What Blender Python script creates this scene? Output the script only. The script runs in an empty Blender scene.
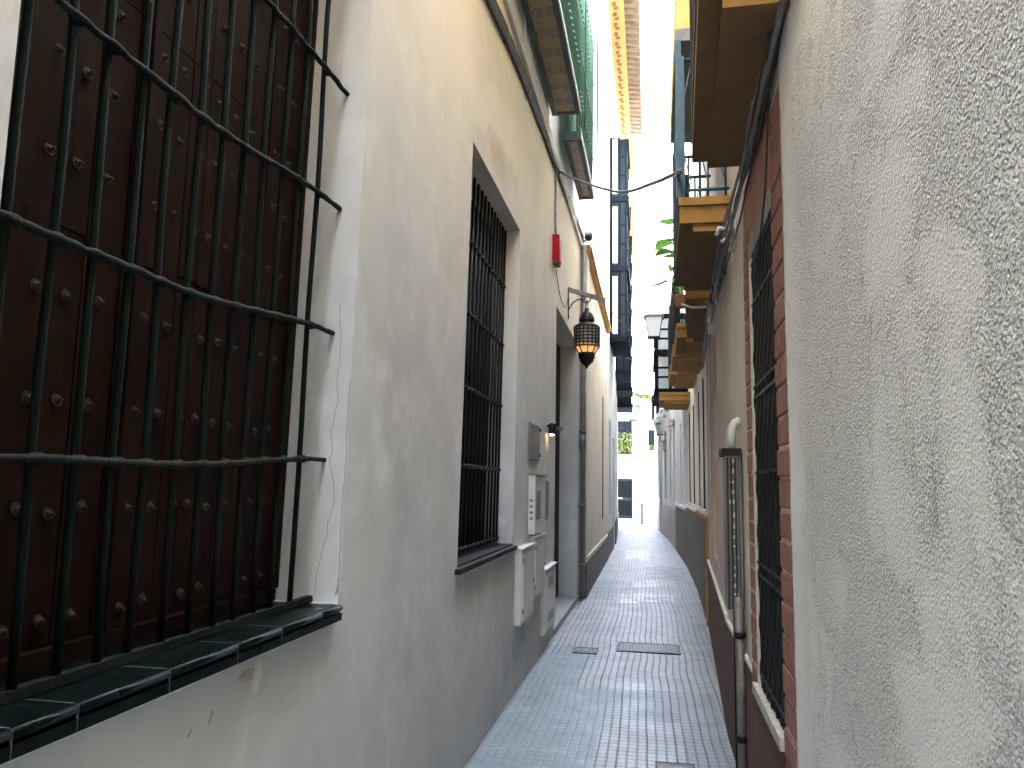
import bpy, math, random
from mathutils import Vector, Matrix, noise
random.seed(7)
R=math.radians
sc=bpy.context.scene
COL=sc.collection
# ------------------------------------------------------------------ materials
class NT:
    def __init__(s,name):
        s.m=bpy.data.materials.new(name); s.m.use_nodes=True
        s.t=s.m.node_tree; s.b=s.t.nodes['Principled BSDF']; s.out=s.t.nodes['Material Output']
        g=s.t.nodes.new('ShaderNodeNewGeometry'); s.pos=g.outputs['Position']
    def n(s,ty,**k):
        nd=s.t.nodes.new(ty)
        for a,v in k.items(): setattr(nd,a,v)
        return nd
    def put(s,sock,v):
        if isinstance(v,bpy.types.NodeSocket): s.t.links.new(v,sock)
        elif isinstance(v,(tuple,list)) and len(v)==3 and sock.type=='RGBA': sock.default_value=(*v,1)
        else: sock.default_value=v
    def math(s,op,a,b=0.0,clamp=False,c=None):
        nd=s.n('ShaderNodeMath',operation=op,use_clamp=clamp); s.put(nd.inputs[0],a); s.put(nd.inputs[1],b)
        if c is not None: s.put(nd.inputs[2],c)
        return nd.outputs[0]
    def scale(s,v,f):
        nd=s.n('ShaderNodeVectorMath',operation='MULTIPLY'); s.put(nd.inputs[0],v); nd.inputs[1].default_value=f; return nd.outputs[0]
    def noise(s,sc_=5,det=5,rough=.55,vec=None,dist=0):
        nd=s.n('ShaderNodeTexNoise'); s.put(nd.inputs['Vector'],vec or s.pos)
        nd.inputs['Scale'].default_value=sc_; nd.inputs['Detail'].default_value=det; nd.inputs['Roughness'].default_value=rough; nd.inputs['Distortion'].default_value=dist
        return nd.outputs['Fac']
    def vor(s,sc_=5,feat='F1',vec=None,out='Distance'):
        nd=s.n('ShaderNodeTexVoronoi',feature=feat); s.put(nd.inputs['Vector'],vec or s.pos); nd.inputs['Scale'].default_value=sc_
        return nd.outputs[out]
    def rng(s,v,a,b,c=0.,d=1.):
        nd=s.n('ShaderNodeMapRange'); s.put(nd.inputs[0],v)
        for i,x in enumerate((a,b,c,d)): s.put(nd.inputs[i+1],x)
        return nd.outputs[0]
    def mix(s,f,a,b,mode='MIX'):
        nd=s.n('ShaderNodeMix',data_type='RGBA',blend_type=mode); s.put(nd.inputs[0],f); s.put(nd.inputs[6],a); s.put(nd.inputs[7],b)
        return nd.outputs[2]
    def sep(s,v=None):
        nd=s.n('ShaderNodeSeparateXYZ'); s.put(nd.inputs[0],v or s.pos); return nd.outputs
    def comb(s,x,y,z):
        nd=s.n('ShaderNodeCombineXYZ')
        for i,v in enumerate((x,y,z)): s.put(nd.inputs[i],v)
        return nd.outputs[0]
    def bump(s,h,dist=.01,st=1.,prev=None):
        nd=s.n('ShaderNodeBump'); nd.inputs['Strength'].default_value=st; nd.inputs['Distance'].default_value=dist; s.put(nd.inputs['Height'],h)
        if prev is not None: s.put(nd.inputs['Normal'],prev)
        return nd.outputs[0]
    def fin(s,col,rough=.8,normal=None,metal=0.,spec=None):
        s.put(s.b.inputs['Base Color'],col); s.put(s.b.inputs['Roughness'],rough); s.b.inputs['Metallic'].default_value=metal
        if normal is not None: s.put(s.b.inputs['Normal'],normal)
        if spec is not None: s.b.inputs['Specular IOR Level'].default_value=spec
        return s.m

def plaster(name,c1,c2,c3=None,dirt=.5,bump=.004,big=1.1,fine=60,streak=True,warm=None,rough=.9):
    """limewashed render: two tones in blotches, grime near the ground, fine grain"""
    s=NT(name)
    f1=s.rng(s.noise(big,6,.6,dist=.6),.3,.7)
    col=s.mix(f1,c1,c2)
    if c3:
        f2=s.rng(s.noise(big*3.1,7,.65),.52,.72)
        col=s.mix(f2,col,c3)
    xyz=s.sep()
    if warm:
        hz=s.rng(s.math('ADD',xyz[2],s.math('MULTIPLY',s.noise(1.3,4),1.6)),2.9,4.9)
        col=s.mix(s.math('MULTIPLY',hz,.85),col,warm)  # warm upper tone: partly paint, partly bounced light put into the colour
    sm_=s.rng(s.noise(.75,5,.65,dist=1.2),.5,.68)
    col=s.mix(s.math('MULTIPLY',sm_,.22),col,(c2[0]*.62,c2[1]*.61,c2[2]*.58))
    if streak:
        v=s.scale(s.pos,(7.,7.,.45)); st=s.rng(s.noise(1.,5,.6,vec=v),.5,.8)
        col=s.mix(s.math('MULTIPLY',st,.09),col,(c2[0]*.55,c2[1]*.54,c2[2]*.5),)
    low=s.rng(s.math('ADD',xyz[2],s.math('MULTIPLY',s.noise(3.,5),.8)),1.5,.35)
    col=s.mix(s.math('MULTIPLY',low,dirt),col,(c2[0]*.5,c2[1]*.5,c2[2]*.49))
    sp=s.rng(s.noise(23,6,.7),.62,.74)
    col=s.mix(s.math('MULTIPLY',sp,.22),col,(c2[0]*.45,c2[1]*.43,c2[2]*.4))
    if warm:
        dy=s.math('SUBTRACT',xyz[1],5.2); dz=s.math('SUBTRACT',xyz[2],s.math('ADD',3.78,s.math('MULTIPLY',dy,.12)))
        dd=s.math('ADD',s.math('MULTIPLY',s.math('MULTIPLY',dy,dy),.9),s.math('MULTIPLY',s.math('MULTIPLY',dz,dz),16))
        stn=s.rng(s.math('ADD',dd,s.math('MULTIPLY',s.noise(3.5,6,.65),1.4)),1.25,.55)
        col=s.mix(s.math('MULTIPLY',stn,.55),col,(.34,.24,.13))
        wv=s.rng(s.noise(1.6,7,.68,dist=1.8),.60,.66); col=s.mix(s.math('MULTIPLY',wv,.20),col,(.40,.385,.35))
    b1=s.bump(s.noise(3.2,3,.5),bump*5,.4)
    b2=s.bump(s.noise(fine,5,.6),bump*.5,.5,b1)
    return s.fin(col,rough,b2,spec=.25)

def roughcast():
    s=NT('roughcast_render')
    xyz=s.sep()
    # a trowelled smoother patch breaks the thrown texture
    pm=s.rng(s.noise(1.5,5,.62,dist=.5),.50,.56)
    edge=s.rng(xyz[1],2.42,2.62)              # smooth margin beside the bricks
    smooth=s.math('MAXIMUM',s.math('MULTIPLY',pm,.85),edge)
    rgh=s.math('SUBTRACT',1.,smooth)
    n1=s.noise(150,2,.45); n2=s.noise(330,2,.6); n3=s.vor(125,'F1')
    h=s.math('ADD',s.math('MULTIPLY',s.rng(n1,.38,.7),.55),s.math('MULTIPLY',s.rng(n3,.55,.05),.75))
    h=s.math('MULTIPLY',h,s.math('ADD',s.math('MULTIPLY',rgh,.8),.2))
    b1=s.bump(s.noise(4,3,.5),.008,.4)
    b=s.bump(h,.0065,.95,b1); b=s.bump(n2,.003,.6,b)
    c=s.mix(s.rng(s.noise(2.2,6,.6),.35,.7),(.73,.755,.76),(.67,.695,.70))
    c=s.mix(s.math('MULTIPLY',s.rng(n1,.52,.36),s.math('ADD',s.math('MULTIPLY',rgh,.42),.1)),c,(.34,.34,.325))
    st=s.rng(s.noise(4,8,.75,dist=1.2),.56,.70)
    c=s.mix(s.math('MULTIPLY',st,.13),c,(.42,.42,.40))
    ln=s.math('ABSOLUTE',s.math('SUBTRACT',s.noise(1.5,5,.62,dist=.5),.50))
    c=s.mix(s.math('MULTIPLY',s.math('MULTIPLY',s.rng(ln,.008,0.),s.rng(s.noise(9,4,.6),.45,.6)),.55),c,(.30,.29,.26))
    c=s.mix(s.math('MULTIPLY',smooth,.35),c,(.84,.86,.85))
    return s.fin(c,.92,b,spec=.2)

def simple(name,col,rough=.6,metal=0.,var=.25,sc_=12,bump=.0015,dust=None,spec=None):
    s=NT(name)
    f=s.rng(s.noise(sc_,6,.6),.3,.7)
    c=s.mix(f,tuple(x*(1-var) for x in col),tuple(min(1,x*(1+var)) for x in col))
    if dust:
        c=s.mix(s.math('MULTIPLY',s.rng(s.noise(sc_*2.7,6,.7),.52,.72),.55),c,dust)
    b=s.bump(s.noise(sc_*5,5,.6),bump,.6)
    rr=s.rng(s.noise(sc_*1.7,4),.3,.7,rough*.8,min(1,rough*1.2))
    return s.fin(c,rr,b,metal,spec)

def wood_mat():
    s=NT('brown_varnished_wood')
    v=s.scale(s.pos,(9,9,.7)); g=s.noise(3.,7,.62,vec=v,dist=.7)
    w=s.math('SINE',s.math('MULTIPLY',s.noise(1.2,3,.5,vec=s.scale(s.pos,(8,8,.5))),60))
    c=s.mix(s.rng(g,.3,.7),(.0065,.003,.0014),(.021,.0088,.004))
    c=s.mix(s.math('MULTIPLY',s.rng(w,-.2,1),.3),c,(.022,.009,.006))
    c=s.mix(s.math('MULTIPLY',s.rng(s.noise(7,6,.7),.55,.7),.25),c,(.05,.03,.018))
    return s.fin(c,s.rng(g,.3,.7,.55,.8),s.bump(g,.004,.5),spec=.10)

def floor_mat():
    s=NT('paving_tiles')
    x,y,_=s.sep()
    wob=s.math('MULTIPLY',s.math('SUBTRACT',s.noise(.55,2,.5),.5),.10)
    xx=s.math('ADD',x,wob)
    # older half of the alley was laid slightly askew
    xx=s.math('ADD',xx,s.math('MULTIPLY',y,.012))
    yy=s.math('ADD',y,s.math('MULTIPLY',s.math('SUBTRACT',s.noise(.9,2,.5),.5),.05))
    def groove(v,size,w,soft):
        f=s.math('FRACT',s.math('DIVIDE',v,size)); d=s.math('MINIMUM',f,s.math('SUBTRACT',1.,f))
        return s.rng(d,w,w+soft,1.,0.)
    gx=groove(xx,.058,.05,.08); gy=groove(yy,.0667,.04,.08)
    GX=groove(xx,.174,.016,.02); GY=groove(yy,.2,.012,.02)
    cx=s.math('FLOOR',s.math('DIVIDE',xx,.174)); cy=s.math('FLOOR',s.math('DIVIDE',yy,.2))
    wn=s.n('ShaderNodeTexWhiteNoise',noise_dimensions='2D'); s.put(wn.inputs['Vector'],s.comb(cx,cy,0.))
    bx=s.math('FLOOR',s.math('DIVIDE',xx,.058)); by=s.math('FLOOR',s.math('DIVIDE',yy,.0667))
    wn2=s.n('ShaderNodeTexWhiteNoise',noise_dimensions='2D'); s.put(wn2.inputs['Vector'],s.comb(bx,by,0.))
    # strip of worn smooth tiles along the left house, in the foreground
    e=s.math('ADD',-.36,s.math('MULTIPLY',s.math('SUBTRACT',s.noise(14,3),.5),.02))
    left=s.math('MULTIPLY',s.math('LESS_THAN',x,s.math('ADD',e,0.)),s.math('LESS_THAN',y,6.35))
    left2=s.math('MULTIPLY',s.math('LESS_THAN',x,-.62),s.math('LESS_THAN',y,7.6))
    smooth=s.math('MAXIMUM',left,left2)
    def box(x0,x1,y0,y1):
        a=s.math('MULTIPLY',s.math('GREATER_THAN',xx,x0),s.math('LESS_THAN',xx,x1))
        b=s.math('MULTIPLY',s.math('GREATER_THAN',yy,y0),s.math('LESS_THAN',yy,y1)); return s.math('MULTIPLY',a,b)
    blue=s.math('MAXIMUM',box(-.45,.48,5.6,6.4),box(.22,.5,3.,6.4)); blue=s.math('MAXIMUM',blue,box(-1.2,-.36,7.4,8.0))
    blue=s.math('MAXIMUM',blue,box(-1.2,-.1,11.2,13.4)); blue=s.math('MAXIMUM',blue,box(-.0,.7,13.8,16.))
    pale=s.math('MAXIMUM',box(-.2,.2,12.6,14.),box(-.35,-.1,11.,12.)); pale=s.math('MAXIMUM',pale,box(-.45,.1,17.4,20.2)); pale=s.math('MAXIMUM',pale,box(-.1,.4,11.2,12.)); pale=s.math('MULTIPLY',pale,s.rng(s.math('ADD',s.noise(2.2,4,.6),s.math('MULTIPLY',wn.outputs['Value'],.3)),.5,.72))  # bright patches of sun and reflection on the floor, put into the slab colour
    big=s.rng(s.noise(1.3,5,.6),.3,.7)
    c=s.mix(big,(.225,.265,.28),(.33,.36,.365))
    c=s.mix(s.rng(wn.outputs['Value'],0,1,0,.5),c,(.25,.285,.31))
    c=s.mix(s.rng(wn2.outputs['Value'],0,1,0,.3),c,(.44,.46,.455))
    c=s.mix(s.math('MULTIPLY',blue,.55),c,(.15,.20,.235))
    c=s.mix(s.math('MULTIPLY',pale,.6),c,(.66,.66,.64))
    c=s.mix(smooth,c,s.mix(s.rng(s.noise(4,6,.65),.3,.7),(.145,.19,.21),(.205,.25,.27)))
    k=s.math('SUBTRACT',1.,s.math('MULTIPLY',smooth,.75))
    c=s.mix(s.math('MULTIPLY',s.math('MULTIPLY',gx,.72),k),c,(.105,.12,.135))
    c=s.mix(s.math('MULTIPLY',s.math('MULTIPLY',gy,.72),k),c,(.12,.135,.15))
    c=s.mix(s.math('MULTIPLY',s.math('MULTIPLY',GX,.75),k),c,(.05,.052,.055))
    c=s.mix(s.math('MULTIPLY',s.math('MULTIPLY',GY,.25),1.),c,(.05,.052,.055))
    c=s.mix(s.math('MULTIPLY',s.rng(s.noise(11,7,.7),.55,.72),.42),c,(.12,.13,.135))
    spots=s.rng(s.vor(9.),.0,.045,1,0)
    c=s.mix(s.math('MULTIPLY',spots,.6),c,(.06,.065,.07))
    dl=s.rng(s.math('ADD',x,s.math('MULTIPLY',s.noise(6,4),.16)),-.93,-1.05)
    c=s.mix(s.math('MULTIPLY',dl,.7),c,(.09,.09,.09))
    h=s.math('MULTIPLY',s.math('MAXIMUM',gx,gy),k)
    b=s.bump(s.math('SUBTRACT',1.,h),.004,.8); b=s.bump(s.noise(5,4),.02,.35,b); b=s.bump(s.noise(160,3),.0015,.5,b)
    r=s.rng(s.noise(3.,5,.65),.3,.7,.34,.6)
    return s.fin(c,r,b,spec=.45)

def granite(name,a,b_,sc_=150):
    s=NT(name); v=s.vor(sc_,out='Color'); sp=s.sep(v)[0]
    c=s.mix(s.rng(sp,.1,.9),a,b_); c=s.mix(s.math('MULTIPLY',s.rng(s.noise(4,6),.4,.75),.5),c,tuple(x*.5 for x in a))
    return s.fin(c,.8,s.bump(sp,.004,.7))

def azulejo():
    """painted underside tiles: ochre ground with rings of blue flowers, one tile every 0.19 m"""
    s=NT('painted_balcony_tiles')
    x,y,_=s.sep()
    T=.165
    fx=s.math('SUBTRACT',s.math('FRACT',s.math('DIVIDE',s.math('ADD',x,.045),.115)),.5)
    fy=s.math('SUBTRACT',s.math('FRACT',s.math('DIVIDE',y,.30)),.5)
    fx=s.math('MULTIPLY',fx,.115); fy=s.math('MULTIPLY',fy,.30)
    d=s.math('SQRT',s.math('ADD',s.math('MULTIPLY',fx,fx),s.math('MULTIPLY',s.math('MULTIPLY',fy,fy),.5)))
    ang=s.math('ARCTAN2',fx,s.math('MULTIPLY',fy,.7))
    pet=s.math('ADD',.040,s.math('MULTIPLY',s.math('SINE',s.math('MULTIPLY',ang,8)),.003))
    ring=s.math('LESS_THAN',s.math('ABSOLUTE',s.math('SUBTRACT',d,pet)),.008)
    core=s.math('LESS_THAN',d,.016)
    c=s.mix(s.rng(s.noise(18,5),.3,.7),(.20,.145,.065),(.28,.21,.10))
    c=s.mix(s.math('MULTIPLY',ring,.85),c,(.06,.06,.11)); r2=s.math('LESS_THAN',s.math('ABSOLUTE',s.math('SUBTRACT',d,.022)),.005); c=s.mix(s.math('MULTIPLY',r2,.8),c,(.14,.07,.09)); c=s.mix(s.math('LESS_THAN',d,.009),c,(.10,.05,.08))
    c=s.mix(s.math('MULTIPLY',s.rng(s.noise(40,5,.7),.5,.6),.6),c,(.07,.07,.10))
    return s.fin(c,.35,s.bump(s.noise(30),.002,.5))

def glass_mat(name,tint,rough=.08):
    s=NT(name)
    c=s.mix(s.noise(1.5,3),tuple(x*.8 for x in tint),tint)
    return s.fin(c,rough,s.bump(s.noise(2.,3),.01,.15),0,.8)

def emis(name,col,st):
    s=NT(name); e=s.b.inputs['Emission Color']; s.put(e,col); s.b.inputs['Emission Strength'].default_value=st
    return s.fin(col,.5)

def ledge_mat(name='ochre_balcony_render',bk=1.):
    """balcony mouldings: ochre on the end faces, brown on all other faces"""
    s=NT(name)
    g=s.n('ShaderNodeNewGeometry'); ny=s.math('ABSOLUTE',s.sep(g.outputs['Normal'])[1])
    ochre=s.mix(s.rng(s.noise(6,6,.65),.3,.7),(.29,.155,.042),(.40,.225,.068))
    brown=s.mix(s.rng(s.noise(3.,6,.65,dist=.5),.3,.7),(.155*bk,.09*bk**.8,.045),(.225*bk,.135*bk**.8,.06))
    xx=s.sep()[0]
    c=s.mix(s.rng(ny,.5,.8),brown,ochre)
    c=s.mix(s.math('MULTIPLY',s.rng(s.noise(9,6,.7),.55,.72),.5),c,(.08,.055,.035))
    return s.fin(c,.85,s.bump(s.noise(30,5),.004,.6),spec=.2)

M={}
M['cream']=plaster('cream_limewash',(.62,.628,.61),(.50,.508,.492),(.69,.70,.69),dirt=.4,warm=(.70,.61,.45))
M['reveal']=plaster('reveal_limewash',(.60,.59,.55),(.50,.49,.46),None,dirt=.1,big=4)
M['white']=plaster('white_limewash',(.76,.75,.72),(.64,.63,.60),None,dirt=.5)
M['ivory']=plaster('ivory_render',(.66,.62,.52),(.56,.52,.43),(.60,.52,.36),dirt=.4)
M['grey_wall']=plaster('pale_grey_render',(.62,.63,.62),(.52,.53,.53),None,dirt=.4)
M['blue_wall']=plaster('pale_blue_render',(.60,.63,.66),(.52,.55,.58),None,dirt=.3)
M['pinkish']=plaster('pinkish_render',(.60,.52,.48),(.52,.445,.41),None,dirt=.3,big=3)
M['beige']=plaster('beige_render',(.62,.575,.51),(.52,.48,.42),(.64,.61,.56),dirt=.35,big=3)
M['oxide']=plaster('oxide_red_paint',(.36,.195,.16),(.29,.155,.13),(.40,.25,.21),dirt=.5,big=3)
M['maroon']=plaster('dull_maroon_plinth',(.145,.082,.073),(.115,.066,.06),(.18,.12,.11),dirt=.35,big=3)
M['rough']=roughcast()
M['wood']=wood_mat()
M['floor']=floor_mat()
M['granite']=granite('dark_speckled_granite',(.03,.031,.033),(.20,.20,.195),70)
M['granite2']=granite('brown_speckled_plinth',(.085,.078,.062),(.19,.17,.145),45)
M['stone']=simple('worn_step_stone',(.25,.275,.285),.7,var=.2,sc_=6,bump=.004)
M['azulejo']=azulejo()
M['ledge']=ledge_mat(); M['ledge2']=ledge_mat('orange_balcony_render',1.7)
M['iron']=simple('dark_green_iron_paint',(.010,.016,.014),.42,var=.4,sc_=40,bump=.002,dust=(.06,.062,.055))
M['iron_top']=simple('dusty_forged_iron',(.008,.0115,.010),.7,spec=.12,var=.45,sc_=45,bump=.004,dust=(.06,.062,.058))
M['iron_v']=simple('bottle_green_iron_paint',(.0015,.0055,.0035),.6,spec=.12,var=.35,sc_=30,bump=.0015,dust=(.007,.013,.009))
M['black']=simple('black_iron',(.007,.0075,.009),.55,var=.4,sc_=50,dust=(.022,.022,.022),spec=.25)
M['bronze']=simple('tarnished_bronze',(.020,.017,.014),.4,.6,var=.4,sc_=60,dust=(.08,.075,.065))
M['stud']=simple('old_iron_stud',(.040,.030,.022),.65,.0,var=.4,sc_=60,dust=(.06,.048,.036),spec=.2)
M['greentile']=simple('dark_green_glazed_tile',(.001,.0042,.0037),.32,var=.4,sc_=14,bump=.002,spec=.15)
M['grout']=simple('grey_grout',(.09,.095,.085),.9)
M['green']=simple('green_window_paint',(.035,.145,.075),.5,var=.25,sc_=9,dust=(.09,.2,.13))
M['darkgreen']=simple('dark_green_frame_paint',(.018,.035,.028),.5,var=.3)
M['brick']=simple('red_facing_brick',(.235,.10,.075),.85,var=.35,sc_=9,bump=.003,dust=(.36,.18,.13))
M['mortar']=simple('pale_mortar',(.50,.47,.43),.95,var=.2,sc_=20,bump=.004)
M['plasteredge']=simple('ragged_white_plaster',(.62,.62,.59),.95,var=.15,sc_=25,bump=.006)
M['concrete']=simple('grey_concrete_lintel',(.23,.235,.23),.9,var=.25,sc_=9,bump=.004)
M['sillstone']=simple('pale_stone_sill',(.42,.40,.37),.85,var=.3,sc_=14,bump=.004,dust=(.2,.18,.16))
M['void']=simple('dark_room_shade',(.004,.005,.006),.7,spec=.1)
M['shutter']=simple('dark_brown_shutter',(.008,.006,.005),.65,var=.3,sc_=20,spec=.12)
M['boxwhite']=simple('off_white_box_paint',(.60,.60,.57),.45,var=.1,sc_=6,dust=(.38,.37,.33))
M['boxgrey']=simple('dull_grey_metal',(.16,.165,.16),.5,.2,var=.2,sc_=8)
M['red']=simple('red_alarm_plastic',(.42,.008,.016),.6,var=.1,sc_=8,bump=.0004,spec=.15)
M['rust']=simple('rusty_base',(.20,.09,.05),.8)
M['zinc']=simple('weathered_zinc_pipe',(.17,.16,.145),.5,.35,var=.35,sc_=14,bump=.002,dust=(.10,.085,.07))
M['pvc']=simple('white_pvc',(.58,.59,.58),.4,var=.06,dust=(.45,.44,.4))
M['cable']=simple('black_cable',(.022,.022,.024),.6,var=.3,dust=(.09,.085,.08))
M['cablegrey']=simple('grey_cable',(.20,.20,.19),.6,var=.3)
M['teal']=simple('teal_balcony_paint',(.012,.07,.11),.45,var=.25,sc_=20)
M['dkblue']=simple('blue_black_window_paint',(.007,.010,.015),.8,var=.25,sc_=20,spec=.05)
M['slate']=simple('slate_blue_window_paint',(.008,.011,.015),.9,var=.25,sc_=12,spec=.03)
M['glass']=glass_mat('pale_window_glass',(.45,.52,.57))
M['glassdk']=simple('dark_window_glass',(.012,.016,.021),.4,spec=.08)
M['milk']=glass_mat('milky_lamp_glass',(.72,.76,.78),.3)
M['lampgrey']=simple('grey_lamp_metal',(.10,.105,.105),.5,.3)
M['yellow']=plaster('yellow_eave_paint',(.46,.33,.12),(.40,.28,.10),None,dirt=0,big=4,streak=False)
M['orangetrim']=simple('orange_ochre_trim',(.42,.22,.055),.8,var=.3,sc_=10,bump=.003,dust=(.25,.15,.06))
M['brickred']=simple('eave_brick_motif',(.20,.07,.03),.85,var=.2)
M['rooftile']=simple('pale_roof_tile',(.22,.16,.11),.85,var=.3,sc_=10)
M['manhole']=simple('worn_cast_iron_cover',(.10,.115,.125),.6,.1,var=.35,sc_=15,bump=.003,dust=(.2,.22,.23))
M['whitetrim']=simple('white_paint',(.74,.74,.72),.6,var=.08,sc_=8)
M['leaf']=simple('bright_leaf',(.13,.30,.035),.5,var=.35,sc_=12)
def leafmat(name,a,b):
    s=NT(name); c=s.mix(s.rng(s.noise(9,4),.3,.7),a,b); s.fin(c,.45,None,spec=.3)
    t=s.n('ShaderNodeBsdfTranslucent'); s.put(t.inputs[0],c); x=s.n('ShaderNodeMixShader'); x.inputs[0].default_value=.5
    s.t.links.new(s.b.outputs[0],x.inputs[1]); s.t.links.new(t.outputs[0],x.inputs[2]); s.t.links.new(x.outputs[0],s.out.inputs[0]); return s.m
M['leaf']=leafmat('bright_leaf_blade',(.16,.36,.04),(.28,.52,.08))
M['leafy']=simple('sunlit_creeper_leaf',(.13,.17,.04),.6,var=.35,sc_=5)
M['terracotta']=simple('terracotta_pot',(.30,.12,.06),.85)
M['lensdk']=glass_mat('dark_lens',(.01,.01,.012))
M['flame']=emis('lit_amber_bulb',(1.,.48,.20),.55)
M['amberglass']=emis('lit_amber_glass',(.9,.40,.20),.10)
M['bulb']=emis('lit_wall_bulb',(1.,.55,.3),3.)
# ------------------------------------------------------------------ mesh helpers
ORG={}
def wpos(o): return ORG.get(o.name,Vector((0,0,0))) if o else Vector((0,0,0))
class Frame:
    """local (u along the wall, n out into the alley, z up) -> world"""
    def __init__(s,p0,p1,side):
        s.p0=Vector((p0[0],p0[1],0)); d=Vector((p1[0]-p0[0],p1[1]-p0[1],0)); s.L=d.length; s.d=d.normalized()
        s.nv=Vector((s.d.y,-s.d.x,0)); 
        if s.nv.x*side<0: s.nv=-s.nv
    def __call__(s,u,n,z): return s.p0+s.d*u+s.nv*n+Vector((0,0,z))
def world(u,n,z): return Vector((u,n,z))
class MB:
    def __init__(s,F=None,warp=None): s.v=[];s.f=[];s.F=F or world;s.warp=warp;s.mi=[];s.cur=0;s.sm=[]
    def P(s,a,b,c):
        p=s.F(a,b,c)
        if s.warp: p=s.warp(p)
        s.v.append(p); return len(s.v)-1
    def face(s,ids,smooth=False): s.f.append(ids); s.mi.append(s.cur); s.sm.append(smooth)
    def quad(s,a,b,c,d): s.face([s.P(*a),s.P(*b),s.P(*c),s.P(*d)])
    def box(s,a0,a1,b0,b1,c0,c1):
        i=[s.P(x,y,z) for x in (a0,a1) for y in (b0,b1) for z in (c0,c1)]
        for q in ((0,1,3,2),(4,6,7,5),(0,4,5,1),(2,3,7,6),(0,2,6,4),(1,5,7,3)): s.face([i[k] for k in q])
    def bbox(s,a0,a1,b0,b1,c0,c1,r=.004):
        """box with chamfered vertical outline on the z/u faces looking out (n+)"""
        s.box(a0,a1,b0,b1-r,c0,c1)
        i=[s.P(*p) for p in ((a0,b1-r,c0),(a1,b1-r,c0),(a1,b1-r,c1),(a0,b1-r,c1))]
        j=[s.P(*p) for p in ((a0+r,b1,c0+r),(a1-r,b1,c0+r),(a1-r,b1,c1-r),(a0+r,b1,c1-r))]
        s.face(j)
        for k in range(4): s.face([i[k],i[(k+1)%4],j[(k+1)%4],j[k]])
    def tube(s,pts,r,n=8,caps=True,rs=None):
        W=[]
        for p in pts:
            q=s.F(*p)
            if s.warp: q=s.warp(q)
            W.append(Vector(q))
        rings=[]; up=None
        for k,p in enumerate(W):
            t=(W[min(k+1,len(W)-1)]-W[max(k-1,0)])
            t=t.normalized() if t.length>1e-9 else Vector((0,0,1))
            if up is None:
                a=Vector((0,0,1)) if abs(t.z)<.9 else Vector((1,0,0)); up=(a-t*a.dot(t)).normalized()
            else:
                up=(up-t*up.dot(t)); up=up.normalized() if up.length>1e-6 else Vector((1,0,0))
            b=t.cross(up); rr=rs[k] if rs else r; ring=[]
            for j in range(n):
                an=2*math.pi*(j+.5)/n; s.v.append(p+(up*math.cos(an)+b*math.sin(an))*rr); ring.append(len(s.v)-1)
            rings.append(ring)
        for k in range(len(rings)-1):
            for j in range(n): s.face([rings[k][j],rings[k][(j+1)%n],rings[k+1][(j+1)%n],rings[k+1][j]],n>5)
        if caps: s.face(rings[0][::-1]); s.face(rings[-1])
    def lathe(s,c,prof,n=20):
        """prof: list of (radius, z) about the vertical axis through c"""
        c=Vector(s.F(*c)); 
        if s.warp: c=s.warp(c)
        rings=[]
        for r,z in prof:
            ring=[]
            for j in range(n):
                an=2*math.pi*j/n; s.v.append(c+Vector((r*math.cos(an),r*math.sin(an),z))); ring.append(len(s.v)-1)
            rings.append(ring)
        for k in range(len(rings)-1):
            for j in range(n): s.face([rings[k][j],rings[k][(j+1)%n],rings[k+1][(j+1)%n],rings[k+1][j]],True)
        s.face(rings[0][::-1]); s.face(rings[-1])
    def dome(s,p,axis,r,h,n=10):
        p=Vector(p); axis=Vector(axis).normalized(); a=Vector((0,0,1)) if abs(axis.z)<.9 else Vector((1,0,0)); u=axis.cross(a).normalized(); w=axis.cross(u); rings=[]
        for k in range(4):
            t=k/3.5*math.pi/2; ring=[]
            for j in range(n):
                an=2*math.pi*j/n; s.v.append(p+axis*h*math.sin(t)+(u*math.cos(an)+w*math.sin(an))*r*math.cos(t)); ring.append(len(s.v)-1)
            rings.append(ring)
        for k in range(3):
            for j in range(n): s.face([rings[k][j],rings[k][(j+1)%n],rings[k+1][(j+1)%n],rings[k+1][j]],True)
        s.face(rings[-1])
    def build(s,name,mat,parent=None,label=None):
        o0=wpos(parent)
        me=bpy.data.meshes.new(name); me.from_pydata([v-o0 for v in s.v],[],s.f)
        mats=mat if isinstance(mat,list) else [mat]
        for m in mats: me.materials.append(m)
        for p,i,sm in zip(me.polygons,s.mi,s.sm): p.material_index=i; p.use_smooth=sm
        import bmesh
        bm=bmesh.new(); bm.from_mesh(me); bmesh.ops.recalc_face_normals(bm,faces=bm.faces) if not getattr(s,'norecalc',0) else None; bm.to_mesh(me); bm.free()
        o=bpy.data.objects.new(name,me); COL.objects.link(o)
        if parent: o.parent=parent
        ORG[o.name]=o0
        if label: o['label']=label
        return o
def thing(name,label,cat,loc,group=None):
    o=bpy.data.objects.new(name,None); COL.objects.link(o); o.location=loc; o.empty_display_size=.2
    o['label']=label; o['category']=cat
    if group: o['group']=group
    ORG[o.name]=Vector(loc); return o
def tag(o,label,cat,group=None):
    # a thing that is one mesh: put its origin at its base
    me=o.data; xs=[v.co for v in me.vertices]
    c=Vector(((min(v.x for v in xs)+max(v.x for v in xs))/2,(min(v.y for v in xs)+max(v.y for v in xs))/2,min(v.z for v in xs)))
    for v in me.vertices: v.co-=c
    o.location=c; o['label']=label; o['category']=cat
    if group: o['group']=group
    return o
def struct(o): o['kind']='structure'; return o

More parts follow.
